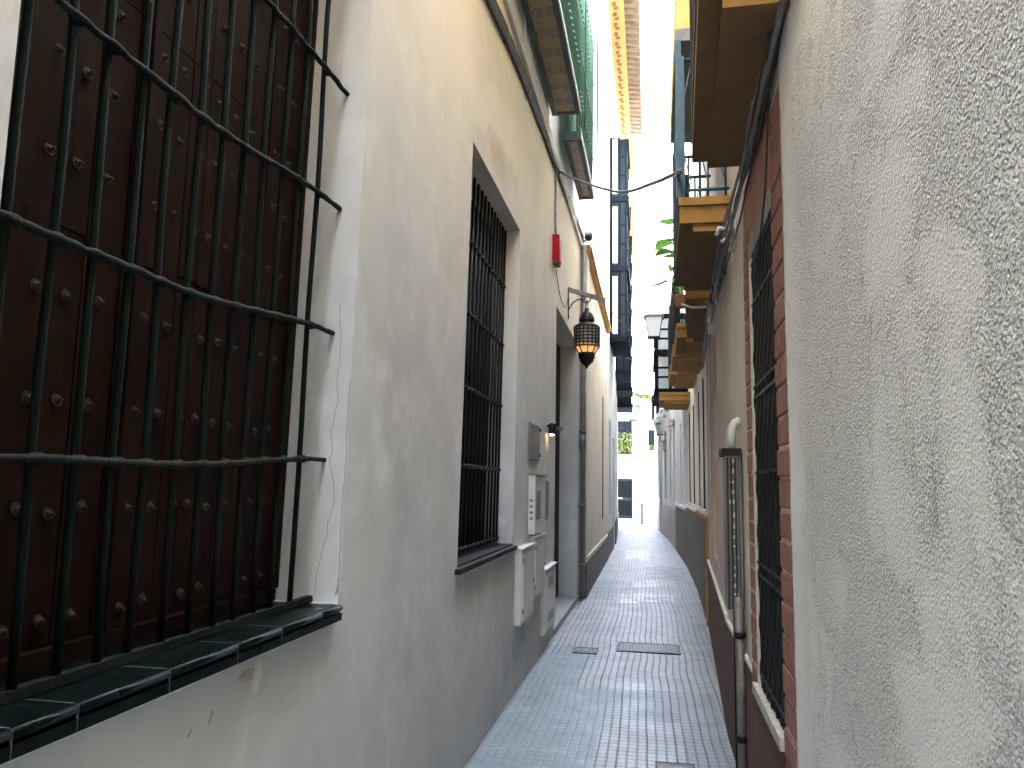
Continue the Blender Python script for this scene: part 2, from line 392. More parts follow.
def wall(mb,u0,u1,z0,z1,thick,ops=(),back=True,closed_ops=()):
    """facade sheet with real openings (u0,u1,z0,z1,depth) and reveals; shell behind"""
    us=sorted({u0,u1,*[o[0] for o in ops],*[o[1] for o in ops]}); zs=sorted({z0,z1,*[o[2] for o in ops],*[o[3] for o in ops]})
    def fine(L,step):
        out=[]
        for a,b in zip(L,L[1:]):
            k=max(1,int((b-a)/step)); out+=[a+(b-a)*i/k for i in range(k)]
        return out+[L[-1]]
    us=fine(us,.5); zs=fine(zs,.5)
    for a,b in zip(us,us[1:]):
        for c,d in zip(zs,zs[1:]):
            m=((a+b)/2,(c+d)/2)
            if any(o[0]<m[0]<o[1] and o[2]<m[1]<o[3] for o in ops): continue
            mb.quad((a,0,c),(b,0,c),(b,0,d),(a,0,d))
    for o in ops:
        a,b,c,d,dp=o[:5]; 
        zz=[z for z in zs if c<=z<=d]; uu=[u for u in us if a<=u<=b]
        for p,q in zip(zz,zz[1:]):
            mb.quad((a,0,p),(a,0,q),(a,-dp,q),(a,-dp,p)); mb.quad((b,0,p),(b,0,q),(b,-dp,q),(b,-dp,p))
        for p,q in zip(uu,uu[1:]):
            mb.quad((p,0,c),(q,0,c),(q,-dp,c),(p,-dp,c)); mb.quad((p,0,d),(q,0,d),(q,-dp,d),(p,-dp,d))
    t=-thick
    mb.quad((u0,t,z0),(u1,t,z0),(u1,t,z1),(u0,t,z1)); mb.quad((u0,0,z1),(u1,0,z1),(u1,t,z1),(u0,t,z1))
    mb.quad((u0,0,z0),(u0,t,z0),(u0,t,z1),(u0,0,z1)); mb.quad((u1,0,z0),(u1,t,z0),(u1,t,z1),(u1,0,z1))
# ================================================================== SETTING
g=MB(); 
N=60
xs=[-400,-60,-12,-4,4,12,60,400]; ys=[-400,-60,-12,-4,0,10,20,30,40,60,400]
for a,b in zip(xs,xs[1:]):
    for c,d in zip(ys,ys[1:]): g.quad((a,c,-.012),(b,c,-.012),(b,d,-.012),(a,d,-.012))
struct(g.build('ground',simple('pale_town_ground',(.30,.29,.27),.9,sc_=2)))
g=MB(); 
def fl_h(x,y): return .004*noise.noise(Vector((x*1.5,y*.8,0)))+(-.012*math.exp(-((x+.98)/.12)**2))
NX,NY=16,260
for j in range(NY+1):
    y=-14+46.*j/NY
    for i in range(NX+1):
        x=-1.45+2.4*i/NX; g.v.append(Vector((x,y,fl_h(x,y))))
for j in range(NY):
    for i in range(NX): a=j*(NX+1)+i; g.face([a,a+1,a+NX+2,a+NX+1],True)
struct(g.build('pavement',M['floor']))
# cross street beyond the alley mouth
g=MB(); g.box(-14,14,32,35.9,-.01,-.004); struct(g.build('street',simple('sunlit_street_paving',(.42,.42,.40),.8,sc_=3)))

# ================================================================== LEFT: near cream house
def warpL(p):
    k=.085*math.exp(-((p.y-5.1)/1.3)**2)+.035*math.exp(-((p.y-2.6)/.7)**2)
    return Vector((p.x,p.y+k*(p.z-2.2),p.z))
XL=-1.05
class FL(Frame): pass
FL1=Frame((XL,0),(XL,10),1)
L1=thing('cream_house','cream plastered house on the left with two barred windows and a recessed doorway','house',(XL,4,0))
def L1mb(w=True): return MB(FL1,warpL if w else None)
W1=(1.075,2.62,1.145,4.4); W2=(4.28,5.97,1.10,3.57); D1=(8.43,10.95,.06,3.50)
mb=L1mb(); wall(mb,-14,11.2,0,9.6,.6,[(*W1,.24),(*W2,.26),(*D1,.30)])
mb.build('wall',M['cream'],L1)
# low painted band at the foot of the upper storey and pale upper storey
mb=L1mb(); mb.box(-13.9,11.18,.002,.035,4.98,5.12); mb.build('string_course',M['reveal'],L1)
mb=L1mb(); mb.box(5.9,11.16,.003,.012,5.14,9.5); mb.build('upper_wall',M['white'],L1)
# --- window 1
win=MB(FL1,warpL); a,b,c,d=W1
wx=-.235
win.box(a,b,wx-.06,wx-.045,c,d)
winpart=win.build('window',M['void'],L1,'studded wooden shutters of the near window')
# planks
pl=MB(FL1,warpL)
edges=[1.10,1.22,1.345,1.475,1.575,1.70,1.755,1.84,1.93,2.02,2.11,2.205,2.345,2.375,2.475,2.60]
rng=random.Random(3)
for p,q in zip(edges,edges[1:]):
    e=wx-.012+rng.uniform(-.003,.003)
    cuts=[1.155,1.185,2.08+.03*rng.random(),2.74,4.35]
    pl.box(p+.0025,q-.0025,wx-.04,e,cuts[1]+.004,cuts[2]-.003)
    pl.box(p+.0025,q-.0025,wx-.04,e+.002,cuts[2]+.002,cuts[3]-.003)
    pl.box(p+.0025,q-.0025,wx-.04,e,cuts[3]+.003,cuts[4])
pl.box(1.08,2.61,wx-.04,wx+.012,1.148,1.186)
pl.box(1.725,1.75,wx-.04,wx+.012,1.19,4.34)
pl.box(2.588,2.612,wx-.04,wx+.02,1.19,4.34)
pl.build('shutter',M['wood'],winpart)
studs_u=[1.14,1.235,1.335,1.435,1.527,1.627,1.80,1.89,1.985,2.066,2.16,2.25,2.425,2.52]
studs_z=[1.239,1.477,1.718,1.958,2.262,2.483,2.68,2.92,3.16,3.40]
# one stud mesh, copied
sd=MB(); sd.dome((0,0,0),(1,0,0),.0105,.009,12)
rim=[(-.0,.0125*math.cos(t*math.pi/6),.0125*math.sin(t*math.pi/6)) for t in range(13)]
sd.tube(rim,.0032,5,False); sd.tube([(0,0,0),(.016,0,0)],.0042,6)
bolt=None
for i,u in enumerate(studs_u):
    for j,z in enumerate(studs_z):
        P=warpL(FL1(u+rng.uniform(-.006,.006),wx-.010,z+rng.uniform(-.008,.008)))
        if bolt is None:
            bolt=sd.build('stud',M['stud'],None); bolt.parent=winpart; o=bolt
        else:
            o=bolt.copy(); COL.objects.link(o); o.parent=winpart
        o.location=P-ORG[L1.name]; o.rotation_euler=(rng.uniform(-.12,.12),rng.uniform(-.2,.2),rng.uniform(-.12,.12))
# sill of green tiles
sl=MB(FL1,warpL); u=1.0; k=0
for u0,u1 in ((.86,1.17),(1.172,1.32),(1.322,1.60),(1.602,1.89),(1.892,2.14),(2.142,2.42),(2.422,2.585)):
    sl.box(u0,u1,-.235,.022,1.122+.002*(k%2),1.147+.001*(k%2)); sl.box(u0,u1,.0,.030,1.098,1.121); 
    sl.tube([(u0,.022,1.137),(u1,.022,1.137)],.0105,8); k+=1
sill=sl.build('window_sill',M['greentile'],L1)
gr=MB(FL1,warpL)
for u in (1.171,1.321,1.601,1.891,2.141,2.421): gr.box(u-.0009,u+.0009,.026,.0308,1.098,1.145); gr.box(u-.0009,u+.0009,-.2,.024,1.1465,1.1484)
gr.build('grout',M['grout'],sill)
# bedding mortar, ragged, below the sill
bd=MB(FL1,warpL); prev=None; rr=random.Random(5)
n=70; top=[];bot=[]
for i in range(n+1):
    u=.86+(2.60-.86)*i/n; zb=1.093-.006-rr.random()*.006
    top.append(bd.P(u,.014,1.100)); bot.append(bd.P(u,.005,zb))
for i in range(n): bd.face([top[i],top[i+1],bot[i+1],bot[i]],True)
bd.build('mortar_bed',M['plasteredge'],L1)
# grille of window 1
def hbar(mb,pts,r,collars,cr): 
    mb.tube(pts,r,8)
    for p in collars: mb.tube([(p[0]-.011,p[1],p[2]),(p[0]+.011,p[1],p[2])],cr,8)
GX=-.095
grille=MB(FL1,warpL)
bars=[1.19,1.30,1.41,1.525,1.63,1.75,1.862,1.972,2.084,2.20,2.315,2.45]
def sag(u): t=max(0,min(1,(2.6-u)/.95)); return -.068*(t*t*(3-2*t))
hz=[(1.625,.62),(2.075,1.),(2.54,1.1),(2.995,.5),(3.45,1.)]
rr=random.Random(2)
for z,am in hz:
    pts=[];rs=[]
    for i in range(61):
        u=.95+(2.635-.95)*i/60; pts.append((u,GX+.016+.003*rr.uniform(-1,1),z+sag(u)*am+.0015*rr.uniform(-1,1))); rs.append(.0105+.0016*rr.uniform(-1,1))
    grille.tube(pts,.011,8,rs=[q_*.85 for q_ in rs])
    for ub in bars:
        zz=z+sag(ub)*am
        # forged eye where the upright passes through
        grille.tube([(ub-.019,GX+.012,zz),(ub-.009,GX+.010,zz),(ub+.009,GX+.010,zz),(ub+.019,GX+.012,zz)],.014,8,rs=[.009,.0135,.0135,.009])
grille.box(.9,2.60,GX-.012,GX+.012,1.150,1.170)
gpart=grille.build('window_grille',M['iron_top'],L1)
for i,ub in enumerate(bars):
    vb=MB(FL1,warpL); pts=[(ub+.003*math.sin(i*3+k*.9),GX+.002*math.sin(i+k*1.3),1.168+k*.2) for k in range(17)]
    vb.tube(pts,.0088,6); vb.build('bar',M['iron_v'],gpart)
# lost plaster patch, cracks in the jamb
pt=MB(FL1,warpL)
cr=[(2.60,2.10),(2.59,2.0),(2.605,1.92),(2.598,1.83),(2.61,1.78),(2.600,1.70),(2.606,1.62),(2.60,1.55),(2.607,1.45),(2.602,1.36),(2.61,1.28),(2.604,1.2)]
# --- window 2
a,b,c,d=W2
w2=MB(FL1,warpL); w2.box(a,b,-.25,-.235,c,d); w2p=w2.build('window',M['void'],L1,'tall dark window behind a close iron grille')
sh=MB(FL1,warpL)
for i in range(7):
    u0=a+.02+i*(b-a-.04)/7; u1=u0+(b-a-.04)/7-.012; sh.box(u0,u1,-.234,-.21,c+.04,d-.03)
    sh.box(u0+.05,u1-.05,-.21,-.203,c+.25,c+.95); sh.box(u0+.05,u1-.05,-.21,-.203,c+1.1,d-.15)
sh.build('shutter',M['shutter'],w2p)
g2=MB(FL1,warpL)
for z in (1.155,1.66,2.15,2.63,3.10):
    g2.tube([(a+.0,-.115,z),(b-.005,-.115,z)],.013,8)
    for i in range(15): u=a+.06+i*(b-a-.1)/14; g2.tube([(u-.016,-.115,z),(u+.016,-.115,z)],.0175,6)
g2p=g2.build('window_grille',M['black'],L1)
for i in range(15):
    vb=MB(FL1,warpL); u=a+.06+i*(b-a-.1)/14; vb.tube([(u,-.115,1.13),(u,-.115,2.3),(u,-.115,3.565)],.0095,6); vb.build('bar',M['black'],g2p)
s2=MB(FL1,warpL); s2.box(a-.05,b+.05,.0,.03,1.07,1.098); s2.box(a,b,-.235,0,1.100,1.112); s2.build('window_sill',M['black'],L1)
# bedding, ragged
bd=MB(FL1,warpL); top=[];bot=[]
for i in range(61):
    u=a-.05+(b-a+.1)*i/60; zb=1.055-rr.random()*.02
    top.append(bd.P(u,.012,1.066)); bot.append(bd.P(u,.003,zb))
for i in range(60): bd.face([top[i],top[i+1],bot[i+1],bot[i]],True)
bd.build('mortar_bed',M['plasteredge'],L1)
# --- doorway
a,b,c,d=D1
dr=MB(FL1); dr.box(a,b,-.31,-.29,c,d-.0)
dp=dr.build('door',M['void'],L1,'dark panelled street door deep in its doorway')
dl=MB(FL1)
for k in range(2):
    u0=a+.02+k*(b-a)/2; u1=u0+(b-a)/2-.04
    dl.box(u0,u1,-.288,-.25,c+.01,d-.02)
    for z0_,z1_ in ((.25,.95),(1.1,2.0),(2.15,3.2)): dl.box(u0+.12,u1-.12,-.25,-.238,z0_,z1_)
dl.build('panel',M['shutter'],dp)
kn=MB(FL1); kn.lathe((a+(b-a)/2+.08,-.22,1.25),[(.01,-.02),(.028,-.01),(.03,.01),(.012,.024)],10); kn.build('handle',M['bronze'],dp)
st=MB(FL1); st.box(a+.02,b,-.29,.006,.0,.062); st.build('doorstep',M['stone'],L1)
# cracks as thin dark grooves on the jamb
def crack(pts,F,w,nrm,mat,par,axis='u'):
    m=MB(F,warpL)
    for (p,q) in zip(pts,pts[1:]):
        m.tube([p,q],w,4,False)
    return m.build('crack',mat,par)
crk=[]
zz=2.18; x=-.055
rr=random.Random(11)
while zz>1.16:
    crk.append((2.6205,x,zz)); zz-=.035; x+=rr.uniform(-.011,.011); x=max(-.085,min(-.03,x))
crack(crk,FL1,.0011,None,simple('crack_shadow',(.10,.095,.085),.95),L1)
crk=[];zz=1.9
while zz>1.14:
    crk.append((2.6207,-.004+rr.uniform(-.003,.002),zz)); zz-=.04
crack(crk,FL1,.0012,None,bpy.data.materials['crack_shadow'],L1)
def patch(cu,cz,ru,rz,seed,mat,name,n=.006,lift=.0):
    r_=random.Random(seed); m=MB(FL1,warpL); k=26; o=[];i_=[]
    c0=m.P(cu,n,cz)
    for j in range(k):
        an=2*math.pi*j/k; q=1+.35*math.sin(an*2+seed)+.18*r_.uniform(-1,1)
        o.append(m.P(cu+ru*q*math.cos(an)+.5*rz*math.sin(an),.0015,cz+rz*q*math.sin(an))); i_.append(m.P(cu+ru*q*.8*math.cos(an)+.4*rz*math.sin(an),n,cz+rz*q*.8*math.sin(an)))
    for j in range(k): m.face([o[j],o[(j+1)%k],i_[(j+1)%k],i_[j]],True); m.face([i_[j],i_[(j+1)%k],c0],True)
    return m.build(name,mat,L1)
patch(2.06,1.030,.026,.040,3,M['plasteredge'],'plaster_scar',.004)
patch(2.01,1.045,.040,.022,8,simple('exposed_plaster',(.40,.36,.31),.95),'plaster_scar',.003)
patch(1.83,.985,.013,.012,5,bpy.data.materials['exposed_plaster'],'plaster_scar',.003)
patch(1.74,.975,.006,.007,6,bpy.data.materials['exposed_plaster'],'plaster_scar',.003)
patch(2.60,1.20,.004,.03,2,bpy.data.materials['exposed_plaster'],'plaster_scar',.002)

# --- green balconies (cages) of the cream house
def cage(u0,u1,z0,z1,n0,n1,label):
    fr=MB(FL1)
    fr.box(u0,u1,n0,n0+.05,z0,z0+.10); fr.box(u0,u1,n1-.045,n1,z0,z0+.10)
    fr.box(u0,u0+.05,n0+.05,n1-.045,z0,z0+.10); fr.box(u1-.05,u1,n0+.05,n1-.045,z0,z0+.10)
    bal=fr.build('balcony',M['darkgreen'],L1,label)
    t=MB(FL1); t.box(u0+.05,u1-.05,n0+.05,n1-.045,z0+.012,z0+.09); t.build('underside_tiles',M['azulejo'],bal)
    w=MB(FL1); w.box(u0-.002,u1+.002,n1+.0,n1+.012,z0+.012,z0+.03); w.build('drip_edge',M['whitetrim'],bal)
    r=MB(FL1)
    k=int((u1-u0)/.11)
    for i in range(k+1):
        u=u0+.02+i*(u1-u0-.04)/k
        r.tube([(u,n1-.02,z0+.1),(u,n1-.02,z1)],.011,6)
        for z in (z0+.55,z0+1.05,z0+1.6,z0+2.1):
            if z<z1: r.tube([(u,n1-.02,z-.014),(u,n1-.02,z+.014)],.02,6)
    for i in range(3):
        for u in (u0+.02,u1-.02):
            r.tube([(u,n0+.06+i*.09,z0+.1),(u,n0+.06+i*.09,z1)],.010,6)
    for z in (z0+.14,z0+1.05,z1-.05): r.box(u0,u1,n1-.035,n1-.005,z-.012,z+.012)
    r.build('railing',M['green'],bal)
    p=MB(FL1); 
    k2=int((u1-u0)/.55)
    for i in range(k2): 
        ua=u0+.05+i*(u1-u0-.1)/k2; p.box(ua,ua+(u1-u0-.1)/k2-.03,n1-.12,n1-.095,z0+.12,z1)
    p.box(u1-.03,u1-.01,n0+.02,n1-.03,z0+.12,z1)
    p.build('louvred_panel',M['green'],bal)
    return bal
cage(4.3,7.62,5.3,8.6,.04,.325,'green railed balcony with painted tiles on its underside')
cage(8.25,10.1,5.32,8.6,.08,.275,'narrower green balcony beyond the tiled one')
# ================================================================== small things on the cream wall
def wallbox(u0,u1,z0,z1,dep,mat,label,cat,name,extra=None,group=None):
    t=thing(name,label,cat,tuple(FL1((u0+u1)/2,0,z0)),group)
    m=MB(FL1); m.bbox(u0,u1,.0,dep,z0,z1,.006); m.build('housing',mat,t)
    if extra: extra(t,u0,u1,z0,z1,dep)
    return t
def dooredge(t,u0,u1,z0,z1,dep):
    m=MB(FL1); m.bbox(u0+.03,u1-.03,dep-.001,dep+.009,z0+.03,z1-.03,.004); d_=m.build('door',M['boxwhite'],t)
    m=MB(FL1); m.lathe((u1-.08,dep+.012,(z0+z1)/2),[(.012,-.01),(.014,0),(.012,.01)],8); m.build('lock',M['boxgrey'],d_)
    m=MB(FL1)
    for z in (z0+.08,z1-.1): m.tube([(u0+.028,dep+.008,z),(u0+.028,dep+.008,z+.04)],.006,6)
    m.build('hinge',M['boxgrey'],t)
    m=MB(FL1); m.box(u0-.01,u1+.01,0,dep+.015,z1+.001,z1+.012); m.build('hood',M['boxwhite'],t)
def louvres(t,u0,u1,z0,z1,dep):
    m=MB(FL1); m.bbox(u0+.035,u1-.035,dep-.001,dep+.008,z0+.035,z1-.035,.004); d_=m.build('door',M['boxwhite'],t)
    for zb in (z0+.10,z1-.16):
        m=MB(FL1)
        for i in range(4): m.box(u0+.2,u1-.2,dep+.0075,dep+.0125,zb+i*.024,zb+i*.024+.010)
        m.build('vent',M['boxgrey'],d_)
    m=MB(FL1); m.box(u0-.01,u1+.01,0,dep+.02,z1+.001,z1+.014); m.build('hood',M['boxwhite'],t)
def greywin(t,u0,u1,z0,z1,dep):
    m=MB(FL1); m.box(u0+.06,u0+.28,dep+.001,dep+.006,z0+.12,z0+.36); m.build('meter_window',M['boxgrey'],t)
    m=MB(FL1); m.box(u0-.01,u1+.01,0,dep+.018,z1+.001,z1+.014); m.build('hood',M['boxgrey'],t)
    m=MB(FL1)
    for i in range(4): m.box(u0-.0015,u0,.012,.04,z0+.12+i*.05,z0+.14+i*.05)
    m.build('vent',M['boxgrey'],t)
wallbox(6.02,6.62,.50,1.06,.055,M['boxwhite'],'white utility cupboard nearest the window sill, lowest of the pair under the meter box','utility box','utility_box',dooredge,'utility boxes on the cream wall')
wallbox(6.70,7.28,.60,1.11,.05,M['boxwhite'],'plain white utility cupboard hung directly under the tall meter box','utility box','utility_box',dooredge,'utility boxes on the cream wall')
wallbox(6.64,7.26,1.14,1.63,.06,M['boxwhite'],'white meter box with small grey reading windows and a grey hood','meter box','meter_box',greywin,'utility boxes on the cream wall')
wallbox(7.32,7.86,1.22,1.60,.012,M['boxgrey'],'flat dark grey metal hatch beside the white meter box','hatch','wall_hatch')
wallbox(7.45,8.22,.17,.76,.04,M['boxwhite'],'white gas cupboard with two sets of vent slots near the pavement','utility box','gas_cupboard',louvres,'utility boxes on the cream wall')
def hingepins(t,u0,u1,z0,z1,dep):
    m=MB(FL1)
    for z in (z0+.03,z1-.05): m.tube([(u1,dep,z),(u1,dep,z+.03)],.009,6)
    m.build('hinge',M['black'],t)
wallbox(6.57,7.14,1.77,2.08,.02,M['boxgrey'],'grey metal cupboard door on the wall left of the small wall lamp','hatch','wall_hatch',hingepins)
# wall lamp by the door
t=thing('wall_lamp','small black wall lamp casting orange light down beside the doorway','lamp',(XL,7.78,2.05))
m=MB(FL1); m.tube([(7.76,0,2.13),(7.76,.05,2.15),(7.76,.10,2.14)],.012,8); m.build('arm',M['black'],t)
m=MB(FL1); m.lathe((7.76,.05,2.10),[(.030,-.05),(.034,-.04),(.034,.03),(.026,.055),(.008,.065)],14); m.build('lamp_shade',M['black'],t)
m=MB(FL1); m.lathe((7.76,.05,2.10),[(.01,-.062),(.020,-.055),(.018,-.045)],10); m.build('bulb',M['bulb'],t)
m=MB(FL1); m.box(7.82,8.02,.10,.13,2.10,2.135); m.tube([(7.78,.06,2.13),(7.92,.115,2.12)],.008,6); m.build('sensor',M['lampgrey'],t)
# red alarm
t=thing('alarm_box','red alarm siren box high on the cream wall above the lantern','alarm',(XL,8.1,3.86))
m=MB(FL1); m.bbox(8.02,8.24,0,.075,3.90,4.18,.012); m.build('housing',M['red'],t)
m=MB(FL1); m.box(8.03,8.23,.005,.065,3.875,3.899); m.build('base',M['rust'],t)
# wiring
def cable(pts,r,mat,label,name='cable',F=world,wob=.0,n=6,group=None,sub=10,par=None):
    m=MB(F); out=[]
    rr_=random.Random(len(label)*7+int(pts[0][1]*10))
    P=[Vector(p) for p in pts]
    for k in range(len(P)-1):
        p0=P[max(k-1,0)];p1=P[k];p2=P[k+1];p3=P[min(k+2,len(P)-1)]
        for i in range(sub):
            t_=i/sub; q=.5*((2*p1)+(p2-p0)*t_+(2*p0-5*p1+4*p2-p3)*t_*t_+(3*p1-p0-3*p2+p3)*t_**3)
            out.append(tuple(q+Vector([rr_.uniform(-wob,wob) for _ in range(3)])))
    out.append(tuple(P[-1])); m.tube(out,r,n)
    if par: return m.build(name,mat,par)
    return tag(m.build(name,mat),label,'cable',group)
bun=thing('cable_bundle','thick black bundle of cables clipped along the top of the cream wall','cable bundle',(XL,5,4.6))
for k in range(4):
    dz=.03*k-.045; cable([(1.5,.02+.01*(k%2),4.15+dz),(3.2,.02,4.47+dz*.8),(4.65,.025,4.66+dz),(5.9,.02,4.83+dz),(8.27,.022,4.99+dz),(9.6,.02,5.05+dz),(11.3,.03,5.14+dz)],.013+.003*(k%2),M['cable'],'b%d'%k,'cable',FL1,.003,6,par=bun)
m=MB(FL1)
for u in (5.2,6.2,7.2,8.2,9.2,10.3):
    z=4.66+(u-4.65)*.09; z=4.74+.075*(u-5.0) if u<7 else 4.93+.045*(u-7.2); m.tube([(u,0,z-.07),(u,.045,z),(u,0,z+.07)],.006,5)
m.build('clip',M['cablegrey'],bun)
cable([(8.15,.02,4.98),(8.14,.015,4.6),(8.14,.02,4.19)],.013,M['cablegrey'],'grey conduit dropping from the cable bundle to the red alarm box','conduit',FL1,.0)
cable([(8.2,.02,3.87),(8.6,.008,3.70),(9.2,.006,3.66),(9.56,.01,3.9)],.004,M['cable'],'thin black wire looping from the alarm box to the lantern bracket','wire',FL1,.004)
cable([(-1.02,8.3,4.99),(-.75,8.0,4.74),(-.30,7.0,4.22),(.0,5.6,3.74),(.17,4.5,3.38)],.015,M['zinc'],'black cable sagging across the alley between the two sides','overhead_cable',world,.001)
# ---- Moorish lantern
LX,LY=-.815,9.58
t=thing('wall_bracket','dark iron strip bracket sticking out of the cream wall holding the pierced lantern','bracket',(XL,LY,3.6))
m=MB(); m.box(XL+.0,XL+.012,LY-.02,LY+.02,3.60,4.0); m.build('wall_plate',M['black'],t)
m=MB(); m.tube([(XL+.012,LY,3.97),(-.585,LY,3.82)],.035,4); m.build('arm',M['zinc'],t)
m=MB(); sp=[]
for i in range(40):
    q=i/39; an=q*math.pi*3.2; rad=.075*(1-q*.6); sp.append((LX+.02+rad*math.cos(an)-.02,LY,3.845+rad*math.sin(an)*.75))
m.tube([(XL+.012,LY,3.72),(XL+.06,LY,3.80),(XL+.12,LY,3.84),(LX-.04,LY,3.84)],.008,6); m.tube(sp,.008,6); m.build('scroll',M['black'],t)
t=thing('hanging_lantern','pierced dark metal Moorish lantern glowing amber under its iron bracket','lantern',(LX,LY,2.97))
m=MB(); 
for k in range(4):
    m.tube([(LX+.018*math.cos(a_),LY+.018*math.sin(a_)*(k%2)+.0,3.80-k*.035+.018*math.sin(a_)) for a_ in [i*math.pi/5 for i in range(11)]],.005,5)
m.build('chain',M['bronze'],t)
m=MB(); m.lathe((LX,LY,0),[(.006,3.73),(.03,3.72),(.018,3.70),(.045,3.685),(.07,3.655),(.09,3.615),(.098,3.585),(.098,3.56),(.088,3.555),(.085,3.545),(.12,3.525),(.155,3.500),(.155,3.49)],24)
m.build('crown',M['bronze'],t)
cg=MB(); n=18
z0_,z1_=3.245,3.49
for j in range(n):
    an=2*math.pi*j/n; cg.tube([(LX+.152*math.cos(an),LY+.152*math.sin(an),z0_),(LX+.155*math.cos(an),LY+.155*math.sin(an),z1_)],.0115,4)
for k in range(7):
    z=z0_+(z1_-z0_)*k/6; cg.tube([(LX+.153*math.cos(a_),LY+.153*math.sin(a_),z) for a_ in [2*math.pi*i/24 for i in range(25)]],.0115,4,False)
for j in range(n//2):
    an=2*math.pi*(j*2)/n; cg.tube([(LX+.152*math.cos(an),LY+.152*math.sin(an),z0_),(LX+.10*math.cos(an),LY+.10*math.sin(an),3.165)],.008,4)
cg.build('cage',M['bronze'],t)
m=MB(); m.lathe((LX,LY,0),[(.095,3.17),(.143,3.248),(.146,3.30),(.146,3.48),(.10,3.485)],24)
s=NT('lantern_frosted_glass'); z=s.sep()[2]; col=s.mix(s.rng(z,3.235,3.29),(.95,.40,.20),(.42,.43,.41)); s.put(s.b.inputs['Emission Color'],(1.,.42,.16)); s.put(s.b.inputs['Emission Strength'],s.math('MULTIPLY',s.rng(z,3.30,3.19),.05)); m.build('glass',s.fin(col,.5),t)
m=MB(); m.lathe((LX,LY,0),[(.100,3.17),(.104,3.155),(.10,3.10),(.085,3.09),(.085,3.06),(.06,3.04),(.045,3.02),(.02,3.005),(.018,2.985),(.004,2.97)],24); m.build('finial',M['bronze'],t)

# ---- downpipe & camera at the junction
t=thing('downpipe','tall rusty dark drainpipe in the corner after the doorway','drainpipe',(-1.0,11.13,0))
m=MB(); m.tube([(-.995,11.13,.02),(-.995,11.12,2.2),(-.99,11.10,5.0)],.038,12); m.build('pipe',M['zinc'],t)
for z,h_,r_ in ((.45,.05,.05),(1.25,.05,.05),(2.04,.24,.046),(2.285,.05,.05),(3.6,.05,.05)):
    m=MB(); m.tube([(-.995,11.12,z),(-.995,11.12,z+h_)],r_,12); m.build('collar',M['zinc'],t)
m=MB()
for z in (1.0,1.1,1.2,1.35,1.45): m.box(-.96,-.945,11.06,11.10,z,z+.03)
m.build('clip',M['cablegrey'],t)
t=thing('security_camera','grey dome camera on a short arm above the corner pilaster','camera',(-1.02,11.3,5.05))
m=MB(); m.tube([(-1.05,11.2,5.12),(-.98,11.2,5.10),(-.93,11.2,5.16)],.016,8); m.box(-1.06,-1.04,11.12,11.28,5.02,5.2); m.build('arm',M['boxgrey'],t)
m=MB(); m.lathe((-.93,11.2,5.10),[(.02,0),(.055,.03),(.062,.06),(.055,.09),(.02,.105)],14); m.build('dome',M['lensdk'],t)
m=MB(); m.lathe((-.93,11.2,5.18),[(.06,.0),(.066,.02),(.055,.06),(.02,.08)],14); m.build('hood',M['boxwhite'],t)

# ================================================================== LEFT house 2
FL2=Frame((-.985,11.28),(-1.03,17.4),1)
EV=5.0
L2=thing('ivory_house','ivory house with an ochre cornice and dark speckled plinth, beyond the drainpipe on the left','house',(-1,14,0))
m=MB(FL2); wall(m,0,6.12,0,4.92,.5,[(4.4,4.8,.9,3.35,.2)]); m.build('wall',M['ivory'],L2)
m=MB(FL2); m.quad((4.4,-.19,.9),(4.8,-.19,.9),(4.8,-.19,3.35),(4.4,-.19,3.35)); wp=m.build('window',M['glassdk'],L2)
m=MB(FL2); m.box(4.4,4.44,-.18,-.1,.9,3.35); m.box(4.74,4.797,-.18,-.006,.902,3.347); m.box(4.44,4.74,-.18,-.1,2.4,2.46); m.build('frame',M['dkblue'],wp)
m=MB(FL2); m.box(.03,6.12,-.02,.035,.0,.48); m.build('plinth',M['granite'],L2)
m=MB(FL2); m.box(.03,6.12,-.02,.026,.481,.53); m.build('plinth_cap',M['beige'],L2)
m=MB(FL2); m.box(-.02,6.14,-.4,.06,4.921,4.96); m.box(-.03,6.15,-.4,.10,4.961,5.02); m.box(-.03,6.15,-.4,.075,5.021,5.06); m.build('cornice',M['orangetrim'],L2)
m=MB(FL2); m.box(-.015,.42,.001,.03,.55,4.92); m.build('pilaster',M['ivory'],L2)
m=MB(FL2); wall(m,-.03,6.15,5.061,9.0,.5,[]); 
for i,v in enumerate(m.v): m.v[i]=v-FL2.nv*.10
m.build('upper_wall',M['white'],L2)
m=MB(FL2); m.box(.0,EV,-.6,.33,8.98,9.03); m.build('soffit',M['white'],L2)
m=MB(FL2); m.box(.0,EV,.33,.56,8.94,9.03); ev=m.build('eave',M['yellow'],L2)
m=MB(FL2)
for i in range(17):
    u=.1+i*.28; m.box(u,u+.10,.38,.44,8.933,8.94); m.box(u+.13,u+.20,.40,.47,8.933,8.94)
m.build('brick_motif',M['brickred'],ev)
m=MB(FL2)
for i in range(27):
    u=.0+i*.182; m.tube([(u+.09,-.6,9.16),(u+.09,.80,9.0)],.075,8); 
m.box(0,EV,-.6,.76,9.035,9.05)
m.build('roof',M['rooftile'],L2)
